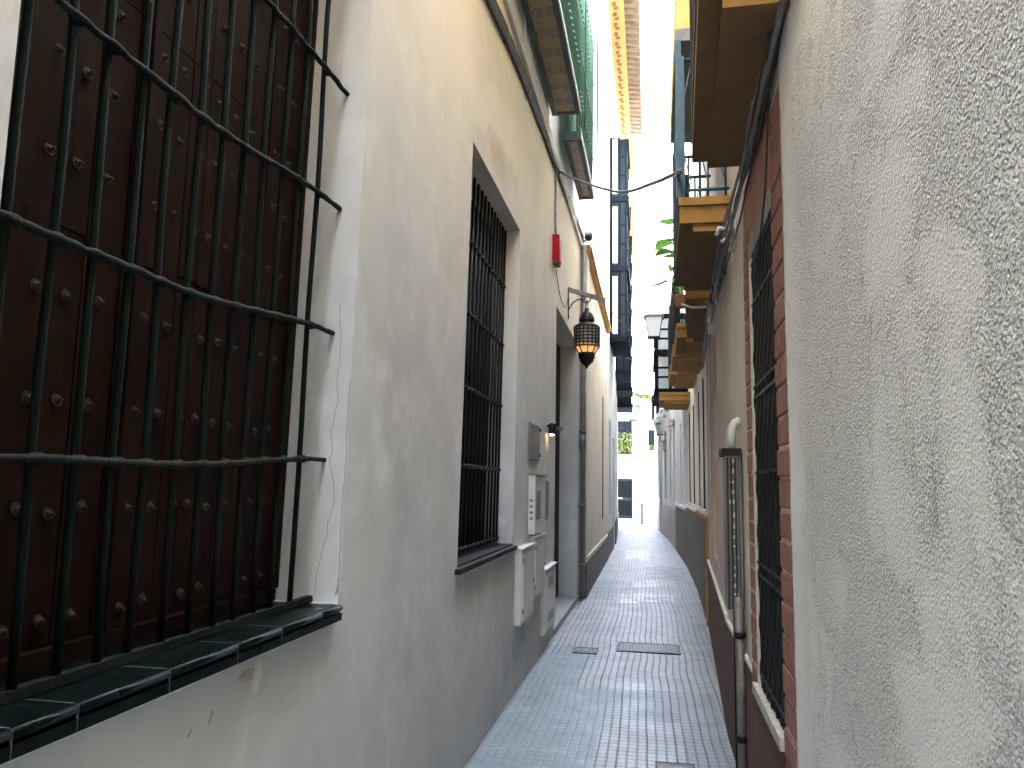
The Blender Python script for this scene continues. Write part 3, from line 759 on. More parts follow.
# ================================================================== LEFT houses 3, 4
def mirador(F,u0,u1,n1,zs,H,mat,glass,label,opn=.0):
    m=MB(F)
    for z in zs: m.box(u0-.04,u1+.04,.0,n1+.04,z,z+.12)
    m.box(u0-.04,u1+.04,0,n1+.04,zs[-1]+ (zs[1]-zs[0] if len(zs)>1 else 2.0),zs[-1]+(zs[1]-zs[0] if len(zs)>1 else 2.0)+.08)
    hh=(zs[1]-zs[0]) if len(zs)>1 else 2.0
    for z in zs:
        for u in (u0,(u0+u1)/2-.02,u1-.05): m.box(u,u+.05,n1-.05,n1,z+.12,z+hh)
        for nn in (.0,n1*.5): 
            for u in (u0,u1-.05): m.box(u,u+.05,nn+.002,nn+.05,z+.12,z+hh)
        for k in (.33,.62): m.box(u0+.05,u1-.05,n1-.04,n1-.01,z+.12+(hh-.12)*k,z+.16+(hh-.12)*k); m.box(u0+.005,u0+.035,.05,n1-.05,z+.12+(hh-.12)*k,z+.16+(hh-.12)*k)
    b_=m.build('balcony',mat,H,label)
    g_=MB(F)
    for z in zs:
        g_.box(u0+.02,u1-.02,n1-.03,n1-.022,z+.125,z+hh-.005); g_.box(u0+.015,u0+.022,.02,n1-.035,z+.125,z+hh-.005); g_.box(u1-.03,u1-.022,.02,n1-.035,z+.125,z+hh-.005)
    g_.build('glazing',glass,b_)
    return b_
FL3=Frame((-1.03,17.42),(-1.07,21.8),1)
L3=thing('glazed_bay_house','pale left house with a tall slate glazed bay under a yellow eave','house',(-1.1,19.5,0))
m=MB(FL3); wall(m,0,4.38,0,10.3,.5,[(1.0,1.8,.9,3.1,.2),(3.0,3.8,.0,2.8,.2)]); m.build('wall',M['grey_wall'],L3)
m=MB(FL3); m.quad((1.,-.19,.9),(1.8,-.19,.9),(1.8,-.19,3.1),(1.,-.19,3.1)); m.build('window',M['glassdk'],L3)
m=MB(FL3); m.box(3.,3.8,-.2,-.17,0,2.8); m.box(3.08,3.72,-.17,-.16,.2,1.2); m.box(3.08,3.72,-.17,-.16,1.4,2.6); m.build('door',M['shutter'],L3)
m=MB(FL3); m.box(0,2.9,-.02,.03,0,.55); m.build('plinth',M['granite'],L3)
mb_=mirador(FL3,1.2,3.4,.42,[4.95,6.68,8.41],L3,M['slate'],M['glassdk'],'tall slate glazed bay')
m=MB(FL3)
for z in (4.95,6.68,8.41): m.box(1.195,1.205,.07,.19,z+.2,z+1.6)
m.build('pale_pane',M['whitetrim'],mb_)
m=MB(FL3); m.box(.2,4.4,-.5,.46,10.20,10.28); m.box(.2,4.4,-.5,.56,10.281,10.4); m.build('eave',M['yellow'],L3)
m=MB(FL3); 
for i in range(24): m.tube([(i*.18+.29,-.5,10.6),(i*.18+.29,.66,10.46)],.07,8)
m.build('roof',M['rooftile'],L3)
FL4=Frame((-1.07,21.82),(-1.38,30.3),1)
L4=thing('balconied_house','far left house with three dark boxed balconies at the end of the alley','house',(-1.2,26,0))
m=MB(FL4); wall(m,0,8.48,0,9.6,.5,[(1.5,2.3,.9,3.1,.2),(5.,5.8,.9,3.1,.2)]); m.build('wall',M['grey_wall'],L4)
for u in (1.5,5.): 
    m=MB(FL4); m.quad((u,-.19,.9),(u+.8,-.19,.9),(u+.8,-.19,3.1),(u,-.19,3.1)); m.build('window',M['glassdk'],L4)
m=MB(FL4); m.box(0,8.48,-.02,.03,0,.6); m.build('plinth',M['granite'],L4)
mirador(FL4,.5,2.3,.42,[4.7,6.3,7.9],L4,M['dkblue'],M['glassdk'],'nearest boxed balcony')
mirador(FL4,3.2,5.0,.48,[4.55,6.2,7.85],L4,M['dkblue'],M['glassdk'],'middle boxed balcony')
mirador(FL4,6.,8.,.5,[4.3,6.0,7.7],L4,M['dkblue'],M['glassdk'],'farthest boxed balcony')
m=MB(FL4); m.box(0,8.5,-.5,.58,9.6,9.75); m.build('eave',M['yellow'],L4)

# ================================================================== RIGHT 1: roughcast house
FR1=Frame((.438,-14),(.438,2.735),-1)
R1=thing('roughcast_house','grey white roughcast house wall filling the right foreground','house',(.44,0,0))
m=MB(FR1); 
# fine sheet with real lumps where it is close
us=[0,4.6]; 
wall(m,0,14.0,0,8.8,.5,[]); 
m.build('rear_wall',M['rough'],R1)
m=MB(); nu,nz=90,150
def rgh(y,z):
    q=Vector((0,y,z)); return .0014*noise.fractal(q*2.2,1,2,3)+.0006*noise.fractal(q*14.,1,2,2)
us=[0.0+2.735*i/nu for i in range(nu+1)]; zs=[-.01+3.6*j/nz for j in range(nz+1)]
rg=random.Random(4)
for j,z in enumerate(zs):
    for i,u in enumerate(us):
        y=u; x=.4365+rgh(y,z)
        if i==nu: y+=.007*noise.fractal(Vector((0,1,z*22)),1,2,4)
        m.v.append(Vector((x,y,z)))
for j in range(nz):
    for i in range(nu): k=j*(nu+1)+i; m.face([k,k+1,k+nu+2,k+nu+1],True)
# turn the plaster edge round to the bricks
e0=len(m.v)
for j,z in enumerate(zs): p=m.v[j*(nu+1)+nu]; m.v.append(Vector((.4600,p.y+.003,z)))
for j in range(nz): m.face([j*(nu+1)+nu,e0+j,e0+j+1,(j+1)*(nu+1)+nu],True)
m.build('wall',M['rough'],R1)
m=MB(); m.box(.462,.95,0.001,2.70,-.01,3.585); m.build('wall_core',M['rough'],R1)
m=MB(); m.box(.440,.95,0.001,2.72,3.59,8.8); m.build('upper_wall',M['rough'],R1)

# ================================================================== RIGHT 2: brick trimmed house
FR2=Frame((.452,2.74),(.458,5.4),-1)
R2=thing('brick_trimmed_house','house with red brick window surrounds and a dull maroon plinth, after the roughcast wall','house',(.46,5,0))
o0=2.74
WR=(2.985-o0,3.69-o0,.70,2.61)
m=MB(FR2); wall(m,0,2.66,0,8.8,.5,[(*WR,.20)]); m.build('wall',M['beige'],R2)
# window
a,b,c,d=WR
m=MB(FR2); m.box(a,b,-.195,-.18,c,d); wp=m.build('window',M['void'],R2,'narrow window behind ornate black ironwork')
m=MB(FR2); m.box(a,b,-.18,-.165,c,d); 
for k in range(5): m.box(a+.04,b-.04,-.165,-.150,c+.08+k*.38,c+.38+k*.38)
m.build('shutter',M['void'],wp)
G=MB(FR2)
for z in (.76,1.18,1.23,1.62,1.95,2.0,2.38,2.57): G.box(a,b,-.012,.014,z-.006,z+.006)
gp=G.build('window_grille',M['black'],R2)
nb=15
m=MB(FR2); m.box(b-.012,b-.002,-.178,-.004,c+.002,d-.002); m.box(a+.002,a+.012,-.178,-.004,c+.002,d-.002); m.box(a+.012,b-.012,-.178,-.004,d-.012,d-.002); m.build('frame',M['void'],wp)
for i in range(nb):
    u=a+.03+i*(b-a-.06)/(nb-1); v_=MB(FR2); pts=[]; rs_=[]
    for k in range(76):
        z=c+.004+(d-c-.008)*k/75; ph=(z*5.2+.37*i)%1.0; pts.append((u,.004,z)); rs_.append(.0075+.0055*max(0,math.sin(ph*2*math.pi)))
    v_.tube(pts,.0085,6,rs=rs_); v_.build('bar',M['black'],gp)
# bricks (one pattern mesh on a mortar backing)
def brickband(u0,u1,z0,z1,label,n0=.003,n1=.018,ch=.106,skew=.0):
    mo=MB(FR2); mo.box(u0,u1,-.0,n0+.008,z0,z1); k=mo.build('brick_surround',M['mortar'],R2,label)
    br=MB(FR2); z=z0+.004; r_=random.Random(int(u0*100))
    while z<z1-.05:
        h=ch-.012; j=[r_.uniform(-.003,.003) for _ in range(8)]
        pa=[(u0+j[0],z+j[1]),(u1+j[2],z+j[3]),(u1+j[4],z+h+j[5]),(u0+j[6],z+h+j[7])]
        nn=n1+r_.uniform(-.003,.002); b_=.006
        back=[br.P(p[0],n0,p[1]) for p in pa]; mid=[br.P(p[0],nn-.004,p[1]) for p in pa]
        cu=(u0+u1)/2; cz=z+h/2
        fr=[br.P(p[0]+(b_ if p[0]<cu else -b_),nn,p[1]+(b_ if p[1]<cz else -b_)) for p in pa]
        br.face(fr)
        for q in range(4): br.face([mid[q],mid[(q+1)%4],fr[(q+1)%4],fr[q]]); br.face([back[q],back[(q+1)%4],mid[(q+1)%4],mid[q]])
        z+=ch
    br.build('bricks',M['brick'],k); return k
brickband(.004,a-.004,0.0,2.99,'near upright band of red bricks')
brickband(b+.085,b+.25,.66,2.73,'far upright band of red bricks',ch=.106)
m=MB(FR2); m.box(b+.002,b+.083,-.0,.012,.70,2.61); m.build('window_jamb',M['plasteredge'],R2)
m=MB(FR2); m.box(a-.002,b+.083,-.12,.014,2.612,2.70); m.build('lintel',M['concrete'],R2)
m=MB(FR2); m.box(a+.002,b+.26,.0,.010,2.702,3.02); m.build('painted_band',M['oxide'],R2)
m=MB(FR2); m.box(a-.01,b+.10,-.19,.035,.655,.698); m.build('window_sill',M['sillstone'],R2)
m=MB(FR2); m.box(a,2.66,.0,.016,0,.64); m.box(b+.26,2.66,.0,.016,.641,.70); m.build('plinth',M['maroon'],R2)
m=MB(FR2); m.box(b+.26,2.66,.0,.020,.702,.722); m.build('plinth_cap',M['plasteredge'],R2)
m=MB(FR2); m.box(b+.30,b+.42,.001,.012,.722,2.95); m.build('pilaster',M['beige'],R2)
# part b: bends away
FR2b=Frame((.458,5.4),(.600,9.45),-1)
W2b=(1.35,2.5,.92,2.86); W2c=(3.5,3.85,.95,3.05)
m=MB(FR2b); wall(m,0,4.05,0,8.8,.5,[(*W2b,.16),(*W2c,.16)]); m.build('wall',M['pinkish'],R2)
m=MB(FR2b); a,b,c,d=W2b; m.box(a,b,-.16,-.14,c,d); wp=m.build('window',M['boxgrey'],R2,'grey shuttered window with a brick edge')
m=MB(FR2b); 
for k in range(24): m.box(a+.05,b-.05,-.139,-.125,c+.05+k*.075,c+.11+k*.075)
m.build('shutter',M['boxgrey'],wp)
m=MB(FR2b); a,b,c,d=W2c; m.box(a,b,-.16,-.14,c,d); m.build('window',M['void'],R2)
m=MB(FR2b)
a,b,c,d=W2b
fpb=simple('faded_pink_brick',(.46,.36,.32),.9,var=.2,sc_=15,dust=(.5,.43,.39))
for ua,ub in ((a-.13,a-.004),(b+.004,b+.12)):
    m=MB(FR2b); z=c; m.box(ua,ub,.0,.006,c,d+.2)
    while z<d+.1: m.box(ua,ub,.0061,.012,z,z+.09); z+=.105
    m.build('brick_surround',fpb,R2)
m=MB(FR2b); m.box(0,4.05,.0,.016,0,.72); m.build('plinth',M['maroon'],R2)
m=MB(FR2b); m.box(0,4.05,.0,.022,.722,.742); m.build('plinth_cap',M['plasteredge'],R2)

# ------------------------------------------------ balconies on the right
def balcony(F,H,u0,u1,n1,z,step=.09,label=None,rail=None,near=None,th=.30,lm='ledge',n0=0.):
    m=MB(F); m.box(u0,u1,n0,n1-step,z,z+.045); m.box(u0-.025,u1+.03,n0,n1-.006,z+.046,z+.15); m.box(u0-.045,u1+.045,n0,n1,z+.151,z+.20)
    b_=m.build('balcony',M[lm],H,label)
    if rail:
        r=MB(F); zt=z+.20; k=max(2,int((u1-u0)/.12))
        for i in range(k+1):
            u=u0+i*(u1-u0)/k; r.tube([(u,n1-.02,zt),(u,n1-.02,zt+.9)],.008,6)
        for e in (u0,u1):
            q=max(1,int(n1/.11))
            for i in range(q): r.tube([(e,n1*i/q+.02,zt),(e,n1*i/q+.02,zt+.9)],.008,6)
            r.tube([(e,.0,zt+.9),(e,n1-.02,zt+.9)],.013,6); r.tube([(e,.0,zt+.06),(e,n1-.02,zt+.06)],.010,6)
        for e in (u0,u1): r.box(e-.02,e+.02,n1-.042,n1-.002,zt,zt+.92)
        r.tube([(u0,n1-.02,zt+.9),(u1,n1-.02,zt+.9)],.014,6); r.tube([(u0,n1-.02,zt+.06),(u1,n1-.02,zt+.06)],.010,6)
        for i in range(3):
            e=u0; q=n1*i/3+.02; r.tube([(e,q,zt+.1),(e,q+n1/3-.02,zt+.45),(e,q,zt+.85)],.005,4)
        r.build('railing',rail,b_)
    return b_
FRW=Frame((.45,0),(.45,10),-1)
FRA=Frame((.398,2.42),(.440,3.83),-1)
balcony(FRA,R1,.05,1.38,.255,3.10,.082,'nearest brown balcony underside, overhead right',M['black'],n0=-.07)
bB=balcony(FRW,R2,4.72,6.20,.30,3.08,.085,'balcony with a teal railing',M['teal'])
m=MB(FRW); m.box(4.69,4.73,.275,.31,3.28,4.30); m.build('post',M['teal'],bB)
m=MB(FRW); m.box(4.70,6.2,.02,.31,4.30,4.38); m.build('awning_frame',M['boxgrey'],bB)
FR2x=Frame((.47,6.4),(.60,9.45),-1)
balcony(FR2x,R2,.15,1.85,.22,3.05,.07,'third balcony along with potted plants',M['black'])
# plants on that balcony
def leafplant(x,y,z,label,n=9,s0=.10,seed=1,group='potted plants on the balcony'):
    r_=random.Random(seed); t=thing('potted_plant',label,'plant',(x,y,z),group)
    m=MB(); m.lathe((x,y,z),[(.05,0),(.06,.02),(.075,.11),(.08,.12),(.07,.12)],14); m.build('pot',M['terracotta'],t)
    sm=MB(); lf=MB()
    for i in range(n):
        an=r_.uniform(0,6.28); L=r_.uniform(.03,.14); h=r_.uniform(.10,.42)
        tip=Vector((x+math.cos(an)*L-.05,y+math.sin(an)*L,z+.12+h)); b0=Vector((x,y,z+.1)); md=(b0+tip)/2+Vector((0,0,.06))
        sm.tube([tuple(b0),tuple(md),tuple(tip)],.004,4)
        d_=Vector((math.cos(an),math.sin(an),r_.uniform(-.5,.3))).normalized(); sd_=d_.cross(Vector((0,0,1))).normalized(); L2=s0*r_.uniform(.8,1.5)
        prof=[(0,0.02),(.15,.42),(.4,.5),(.7,.3),(1,0.)]
        lp=[];rp=[];cp=[]
        for q,w in prof:
            c_=tip+d_*(q*L2)-Vector((0,0,.25*q*q*L2)); cp.append(c_)
            lf.v.append(c_+sd_*w*L2+Vector((0,0,.12*w*L2))); lp.append(len(lf.v)-1)
            lf.v.append(c_); a1=len(lf.v)-1
            lf.v.append(c_-sd_*w*L2+Vector((0,0,.12*w*L2))); rp.append((a1,len(lf.v)-1))
        for q in range(4):
            lf.face([lp[q],lp[q+1],rp[q+1][0],rp[q][0]],True); lf.face([rp[q][0],rp[q+1][0],rp[q+1][1],rp[q][1]],True)
    sm.build('stem',M['leaf'],t); lf.build('leaves',M['leaf'],t); return t
leafplant(.25,6.75,3.27,'broad leaved green plant leaning out highest over the third balcony',20,.13,3)
leafplant(.27,7.9,3.33,'smaller green plant lower down, farther along the same railing',14,.11,9)

# ================================================================== RIGHT 3
FR3a=Frame((.610,9.47),(.655,12.6),-1); FR3b=Frame((.655,12.6),(.640,16.2),-1)
R3=thing('granite_plinth_house','white house with tall shutters and an orange edged granite plinth on the right','house',(.64,12.5,0))
winsA=[(.85,1.25,1.28,2.98),(2.3,2.7,1.28,2.98)]; winsB=[(.9,1.3,1.28,2.95),(2.4,2.8,1.28,2.95)]
for F_,L_,ws in ((FR3a,3.13,winsA),(FR3b,3.6,winsB)):
    m=MB(F_); wall(m,0,L_,0,9.0,.5,[(*w,.13) for w in ws]); m.build('wall',M['white'],R3)
    for w in ws:
        m=MB(F_); m.quad((w[0],-.125,w[2]),(w[1],-.125,w[2]),(w[1],-.125,w[3]),(w[0],-.125,w[3])); k=m.build('window',M['glassdk'],R3)
        m=MB(F_); m.box(w[0],w[0]+.04,-.12,.0,w[2],w[3]); m.box(w[1]-.04,w[1],-.12,0,w[2],w[3]); m.build('frame',M['dkblue'],k)
        m=MB(F_); m.box(w[0]-.06,w[1]+.06,.0,.04,w[2]-.05,w[2]-.005); m.build('sill',M['whitetrim'],k)
    m=MB(F_); m.box(0.02,L_,.0,.03,0,1.17); m.build('plinth',M['granite'] if F_ is FR3a else M['granite2'],R3)
    m=MB(F_); m.box(0.02,L_,.0,.045,1.171,1.225); m.build('plinth_cap',M['orangetrim'] if F_ is FR3a else M['whitetrim'],R3)
m=MB(FR3a); m.box(-.03,.018,.0,.045,0,1.225); m.build('plinth_border',M['orangetrim'],R3)
m=MB(FR3a); m.box(-1.,3.1,-.3,.26,9.001,9.1); m.box(-1.,3.1,-.3,.30,9.101,9.25); m.build('eave',M['yellow'],R3)
m=MB(FR3b); m.box(0.,3.6,-.3,.26,9.001,9.1); m.box(0.,3.6,-.3,.30,9.101,9.25); m.build('eave',M['yellow'],R3)
def zbalc(F,H,u0,u1,n1,z,label,rail=M['black']): return balcony(F,H,u0,u1,n1,z,.10,label,rail,lm='ledge2')
FRX=Frame((.63,8.4),(.655,20),-1)
zbalc(FRX,R3,1.15-.9,2.3-.9,.39,3.12,'short orange balcony just beyond the plants')
zbalc(FRX,R3,1.85,3.15,.40,3.17,'orange balcony, second past the plants')
zbalc(FRX,R3,3.75,5.1,.41,3.20,'orange balcony, third past the plants')
zbalc(FRX,R3,6.3,7.6,.56,3.08,'last orange balcony under the dark glazed bay',None)
# ================================================================== RIGHT 4
FR4a=Frame((.64,16.22),(.43,24.3),-1); FR4b=Frame((.43,24.3),(.06,30.3),-1)
R4=thing('pale_blue_house','pale blue house with a dark glazed bay where the right side starts to bend','house',(.55,18.5,0))
m=MB(FR4a); wall(m,0,4.2,0,7.6,.5,[(2.0,2.5,1.25,3.0,.13)]); m.build('wall',M['blue_wall'],R4)
m=MB(FR4a); m.quad((2.,-.12,1.25),(2.5,-.12,1.25),(2.5,-.12,3.),(2.,-.12,3.)); m.build('window',M['glassdk'],R4)
m=MB(FR4a); m.box(0,4.2,0,.03,0,1.1); m.build('plinth',M['granite2'],R4)
m=MB(FR4a); m.box(0,4.2,0,.06,1.101,1.16); m.build('plinth_cap',M['whitetrim'],R4)
FRM=Frame((.63,15.2),(.60,18.),-1)
mirador(FRM,.1,2.3,.60,[3.30,4.05],R4,M['dkblue'],M['glass'],'dark glazed bay window')
R5=thing('corbelled_white_house','last white house on the right with tall dark windows and white corbels','house',(.3,26,0))
m=MB(FR4a); wall(m,4.21,8.33,0,7.2,.5,[(4.9,5.7,1.2,3.2,.15),(7.0,7.7,1.2,3.3,.15)]); m.build('wall',M['white'],R5)
m=MB(FR4b); wall(m,0,7.04,0,7.2,.5,[(1.2,2.,1.2,3.2,.15),(4.3,5.1,1.2,3.2,.15)]); m.build('wall',M['white'],R5)
for F_,w in ((FR4a,(4.9,5.7,1.2,3.2)),(FR4a,(7.,7.7,1.2,3.3)),(FR4b,(1.2,2.,1.2,3.2)),(FR4b,(4.3,5.1,1.2,3.2))):
    m=MB(F_); m.quad((w[0],-.14,w[2]),(w[1],-.14,w[2]),(w[1],-.14,w[3]),(w[0],-.14,w[3])); k=m.build('window',M['void'],R5)
    m=MB(F_); m.box(w[0]-.05,w[1]+.05,.0,.03,w[3]+.002,w[3]+.09); m.build('frame',M['boxgrey'],k)
m=MB(FR4a); m.box(4.21,8.33,0,.03,0,1.0); m.build('plinth',M['pinkish'],R5)
m=MB(FR4b); m.box(0,7.04,0,.03,0,1.0); m.build('plinth',M['pinkish'],R5)
for F_,u in ((FR4a,4.6),(FR4a,6.4),(FR4b,.3),(FR4b,2.6)):
    m=MB(F_); m.box(u,u+1.3,0,.30,3.72,3.82); m.box(u+.06,u+1.24,0,.22,3.60,3.719); m.box(u+.1,u+.3,0,.14,3.3,3.599); m.box(u+1.,u+1.2,0,.14,3.3,3.599); k=m.build('balcony',M['whitetrim'],R5)
    m=MB(F_)
    for i in range(12): m.tube([(u+.02+i*.115,.28,3.82),(u+.02+i*.115,.28,4.7)],.008,5)
    m.tube([(u,.28,4.7),(u+1.3,.28,4.7)],.015,5); m.build('railing',M['black'],k)
m=MB(FR4b); m.tube([(3.2,.04,.05),(3.2,.04,7)],.05,8); m.build('rain_pipe',M['whitetrim'],R5)

# ---- street lamps
def streetlamp(x,y,z,s_,label,armx,grp='street lanterns'):
    t=thing('street_lamp',label,'street lamp',(x,y,z-.3*s_),grp)
    m=MB(); w0,w1=.15*s_,.20*s_
    m.box(x-w1-.03,x+w1+.03,y-w1-.03,y+w1+.03,z+.30*s_,z+.335*s_)
    i=[m.P(x+a_*w1,y+b_*w1,z+.336*s_) for a_,b_ in ((-1,-1),(1,-1),(1,1),(-1,1))]; j=[m.P(x+a_*.05*s_,y+b_*.05*s_,z+.47*s_) for a_,b_ in ((-1,-1),(1,-1),(1,1),(-1,1))]
    m.face(j)
    for q in range(4): m.face([i[q],i[(q+1)%4],j[(q+1)%4],j[q]])
    m.build('cap',M['lampgrey'],t)
    m=MB()
    for a_,b_ in ((-1,-1),(1,-1),(1,1),(-1,1)): m.tube([(x+a_*w0*.85,y+b_*w0*.85,z-.16*s_),(x+a_*w1,y+b_*w1,z+.30*s_)],.010*s_,4)
    m.box(x-w0,x+w0,y-w0,y+w0,z-.19*s_,z-.16*s_); m.build('frame',M['black'],t)
    m=MB(); i=[m.P(x+a_*w0*.82,y+b_*w0*.82,z-.158*s_) for a_,b_ in ((-1,-1),(1,-1),(1,1),(-1,1))]; j=[m.P(x+a_*w1*.95,y+b_*w1*.95,z+.298*s_) for a_,b_ in ((-1,-1),(1,-1),(1,1),(-1,1))]
    for q in range(4): m.face([i[q],i[(q+1)%4],j[(q+1)%4],j[q]])
    m.build('glass',M['milk'],t)
    m=MB(); sg=1 if armx>x else -1
    m.tube([(x,y,z-.19*s_),(x,y,z-.42*s_),(x+sg*.06,y,z-.47*s_),(armx,y,z-.47*s_)],.014,8)
    m.tube([(armx,y,z-.95*s_),(armx-sg*.10,y,z-.80*s_),(x+sg*.12,y,z-.49*s_)],.012,8)
    m.box(min(armx-.012*1,armx+.012),max(armx-.012,armx+.012),y-.03,y+.03,z-1.0*s_,z-.4*s_); m.build('arm',M['black'],t)
    return t
streetlamp(-.005,14.6,4.42,.78,'grey framed street lantern over the alley in front of the dark glazed bay',.645)
streetlamp(-.80,31.,4.30,1.1,'small clear lantern on an arm near the white end house',-1.6)
streetlamp(.16,26.0,3.35,.7,'small dark lantern low on the far right houses',.36)
# ---- end building
EB=thing('white_end_house','sunlit white house closing the alley, with a dark door and a leafy window','house',(-.8,36,0))
FE=Frame((-9,36),(9,36),1); FE.nv=Vector((0,-1,0)); FE.d=Vector((1,0,0))
ops=[(7.25,8.02,.12,1.9,.2),(7.30,8.0,3.02,4.5,.3),(8.72,9.25,3.15,4.1,.3),(3.5,4.4,.1,2.1,.2),(12.,12.9,.1,2.1,.2)]
m=MB(FE); wall(m,0,18,0,5.35,.6,ops); m.build('wall',M['white'],EB)
for k,(a,b,c,d,_) in enumerate(ops):
    m=MB(FE); m.box(a,b,-.2,-.17,c,d)
    if k in (0,3,4):
        p=m.build('door',M['black'],EB); h=MB(FE); h.box(a+.08,b-.08,-.169,-.16,c+.15,c+.8); h.box(a+.08,b-.08,-.169,-.16,c+.95,d-.12); h.build('panel',M['void'],p)
        if k==0: h=MB(FE); h.box(a+.1,a+.3,-.16,-.15,1.0,1.05); h.build('letter_slot',M['pvc'],p)
    else:
        p=m.build('window',M['glassdk'],EB); h=MB(FE); h.box(a,a+.05,-.165,-.1,c,d); h.box(b-.05,b,-.165,-.1,c,d); h.box(a+.33,a+.38,-.165,-.1,c,d); h.build('frame',M['dkblue'],p)
m=MB(FE); m.box(0,18,.0,.04,2.52,2.60); m.build('string_course',M['whitetrim'],EB)
m=MB(FE); m.box(0,18,-.3,.16,5.351,5.44)
for i in range(90): m.tube([(i*.2+.1,-.6,5.62),(i*.2+.1,.2,5.47)],.08,6)
m.build('roof',M['rooftile'],EB)
m=MB(FE)
for i in range(8): m.tube([(7.3+i*.1,.06,3.02),(7.3+i*.1,.06,3.75)],.010,5)
m.box(7.28,8.02,.04,.08,3.74,3.77); m.box(7.28,8.02,.0,.10,2.97,3.01); m.build('window_railing',M['black'],EB)
def creeper(F,u0,u1,n0,n1,z0f,z1f,N_,mat,name,label,cat,seed,s0=.05):
    r_=random.Random(seed); m=MB(F); st_=MB(F)
    for i in range(N_):
        u=r_.uniform(u0,u1); z=r_.uniform(z0f(u),z1f(u)); n_=r_.uniform(n0,n1); c_=m.F(u,n_,z)
        a_=Vector((r_.uniform(-1,1),r_.uniform(-1,1),r_.uniform(-1,1))).normalized(); b_=a_.cross(Vector((r_.uniform(-1,1),r_.uniform(-1,1),r_.uniform(-1,1)))).normalized(); s_=s0*r_.uniform(.6,1.4)
        k=len(m.v); m.v+= [c_-a_*s_,c_+b_*s_*.6,c_+a_*s_,c_-b_*s_*.6]; m.face([k,k+1,k+2,k+3])
    t=thing(name,label,cat,tuple(F((u0+u1)/2,(n0+n1)/2,z0f((u0+u1)/2))))
    m.norecalc=1; m.build('leaves',mat,t)
    for k in range(6):
        u=u0+(u1-u0)*(k+.5)/6; st_.tube([(u,(n0+n1)/2,z0f(u)),(u+.05,(n0+n1)/2,(z0f(u)+z1f(u))/2),(u,(n0+n1)/2,z1f(u))],.008,4)
    st_.build('stems',M['shutter'],t); return t
creeper(FE,7.32,8.0,.0,.16,lambda u:3.03,lambda u:3.95,420,M['leafy'],'window_plant','leafy green plants filling the railed window above the dark door','plant',4)
creeper(FE,7.4,9.6,.1,.35,lambda u:5.75-.22*(u-7.4),lambda u:5.95-.22*(u-7.4),900,M['leafy'],'creeper','yellow green creeper draped along the roof edge of the white end house','plant',6,.06)
creeper(FE,8.75,9.2,.0,.14,lambda u:3.16,lambda u:3.45,120,M['leafy'],'window_box_plant','small clump of green in the small right window of the end house','plant',8)
# bollard
m=MB(); m.lathe((-.53,33.2,0),[(.06,0),(.06,.05),(.045,.08),(.045,.75),(.055,.78),(.05,.84),(.02,.88)],14); tag(m.build('bollard',M['black']),'short dark bollard standing in the street in front of the white end house','bollard')

# ================================================================== RIGHT wall services
t=thing('service_duct','perforated grey metal cable duct topped by a white elbow, on the brick trimmed house','cable duct',(.41,4.42,.9))
m=MB(FRW)
m.box(4.33,4.345,.022,.082,.93,1.72); m.box(4.345,4.50,.070,.082,.93,1.72); m.box(4.345,4.5,.0,.012,.93,1.72)
m.build('channel',M['boxgrey'],t)
m=MB(FRW); m.box(4.32,4.52,-.0,.10,1.721,1.76); m.build('cap',M['black'],t)
m=MB(FRW)
rr=random.Random(8); z=.95
while z<1.70:
    h=rr.uniform(.02,.045); a_=rr.uniform(.022,.045); m.box(4.322,4.3295,a_,a_+rr.uniform(.012,.03),z,z+h*.6); z+=h+rr.uniform(.012,.03)
m.build('slots',M['pvc'],t)
m=MB(FRW)
rr=random.Random(9)
for k in range(3):
    m.tube([(4.32-.002*k,.035+.02*k+.001*math.sin(i*1.3+k),.93+i*.06) for i in range(14)],.0055,5)
m.build('wires',M['cable'],t)
m=MB(FRW)
pts=[(4.38,.045,1.76),(4.38,.045,1.84),(4.38,.040,1.875),(4.38,.025,1.90),(4.38,.0,1.91)]
m.tube(pts,.023,12); m.build('elbow',M['pvc'],t)
t=thing('downpipe','grey metal drainpipe low on the right wall, below the cable duct','drainpipe',(.42,4.25,0))
m=MB(); m.tube([(.418,4.26,.0),(.418,4.26,.55),(.415,4.28,1.0)],.023,12); m.build('pipe',M['zinc'],t)
m=MB(); m.tube([(.418,4.26,.30),(.418,4.26,.33)],.03,12); m.tube([(.418,4.26,.315),(.46,4.30,.315)],.008,6); m.tube([(.418,4.26,.80),(.418,4.26,.83)],.03,12); m.build('clamp',M['black'],t)
m=MB(); m.tube([(.430,4.44,.0),(.432,4.44,.93)],.03,10); tag(m.build('conduit_pipe',M['shutter']),'dark brown conduit pipe tucked behind the grey drainpipe on the right','pipe')
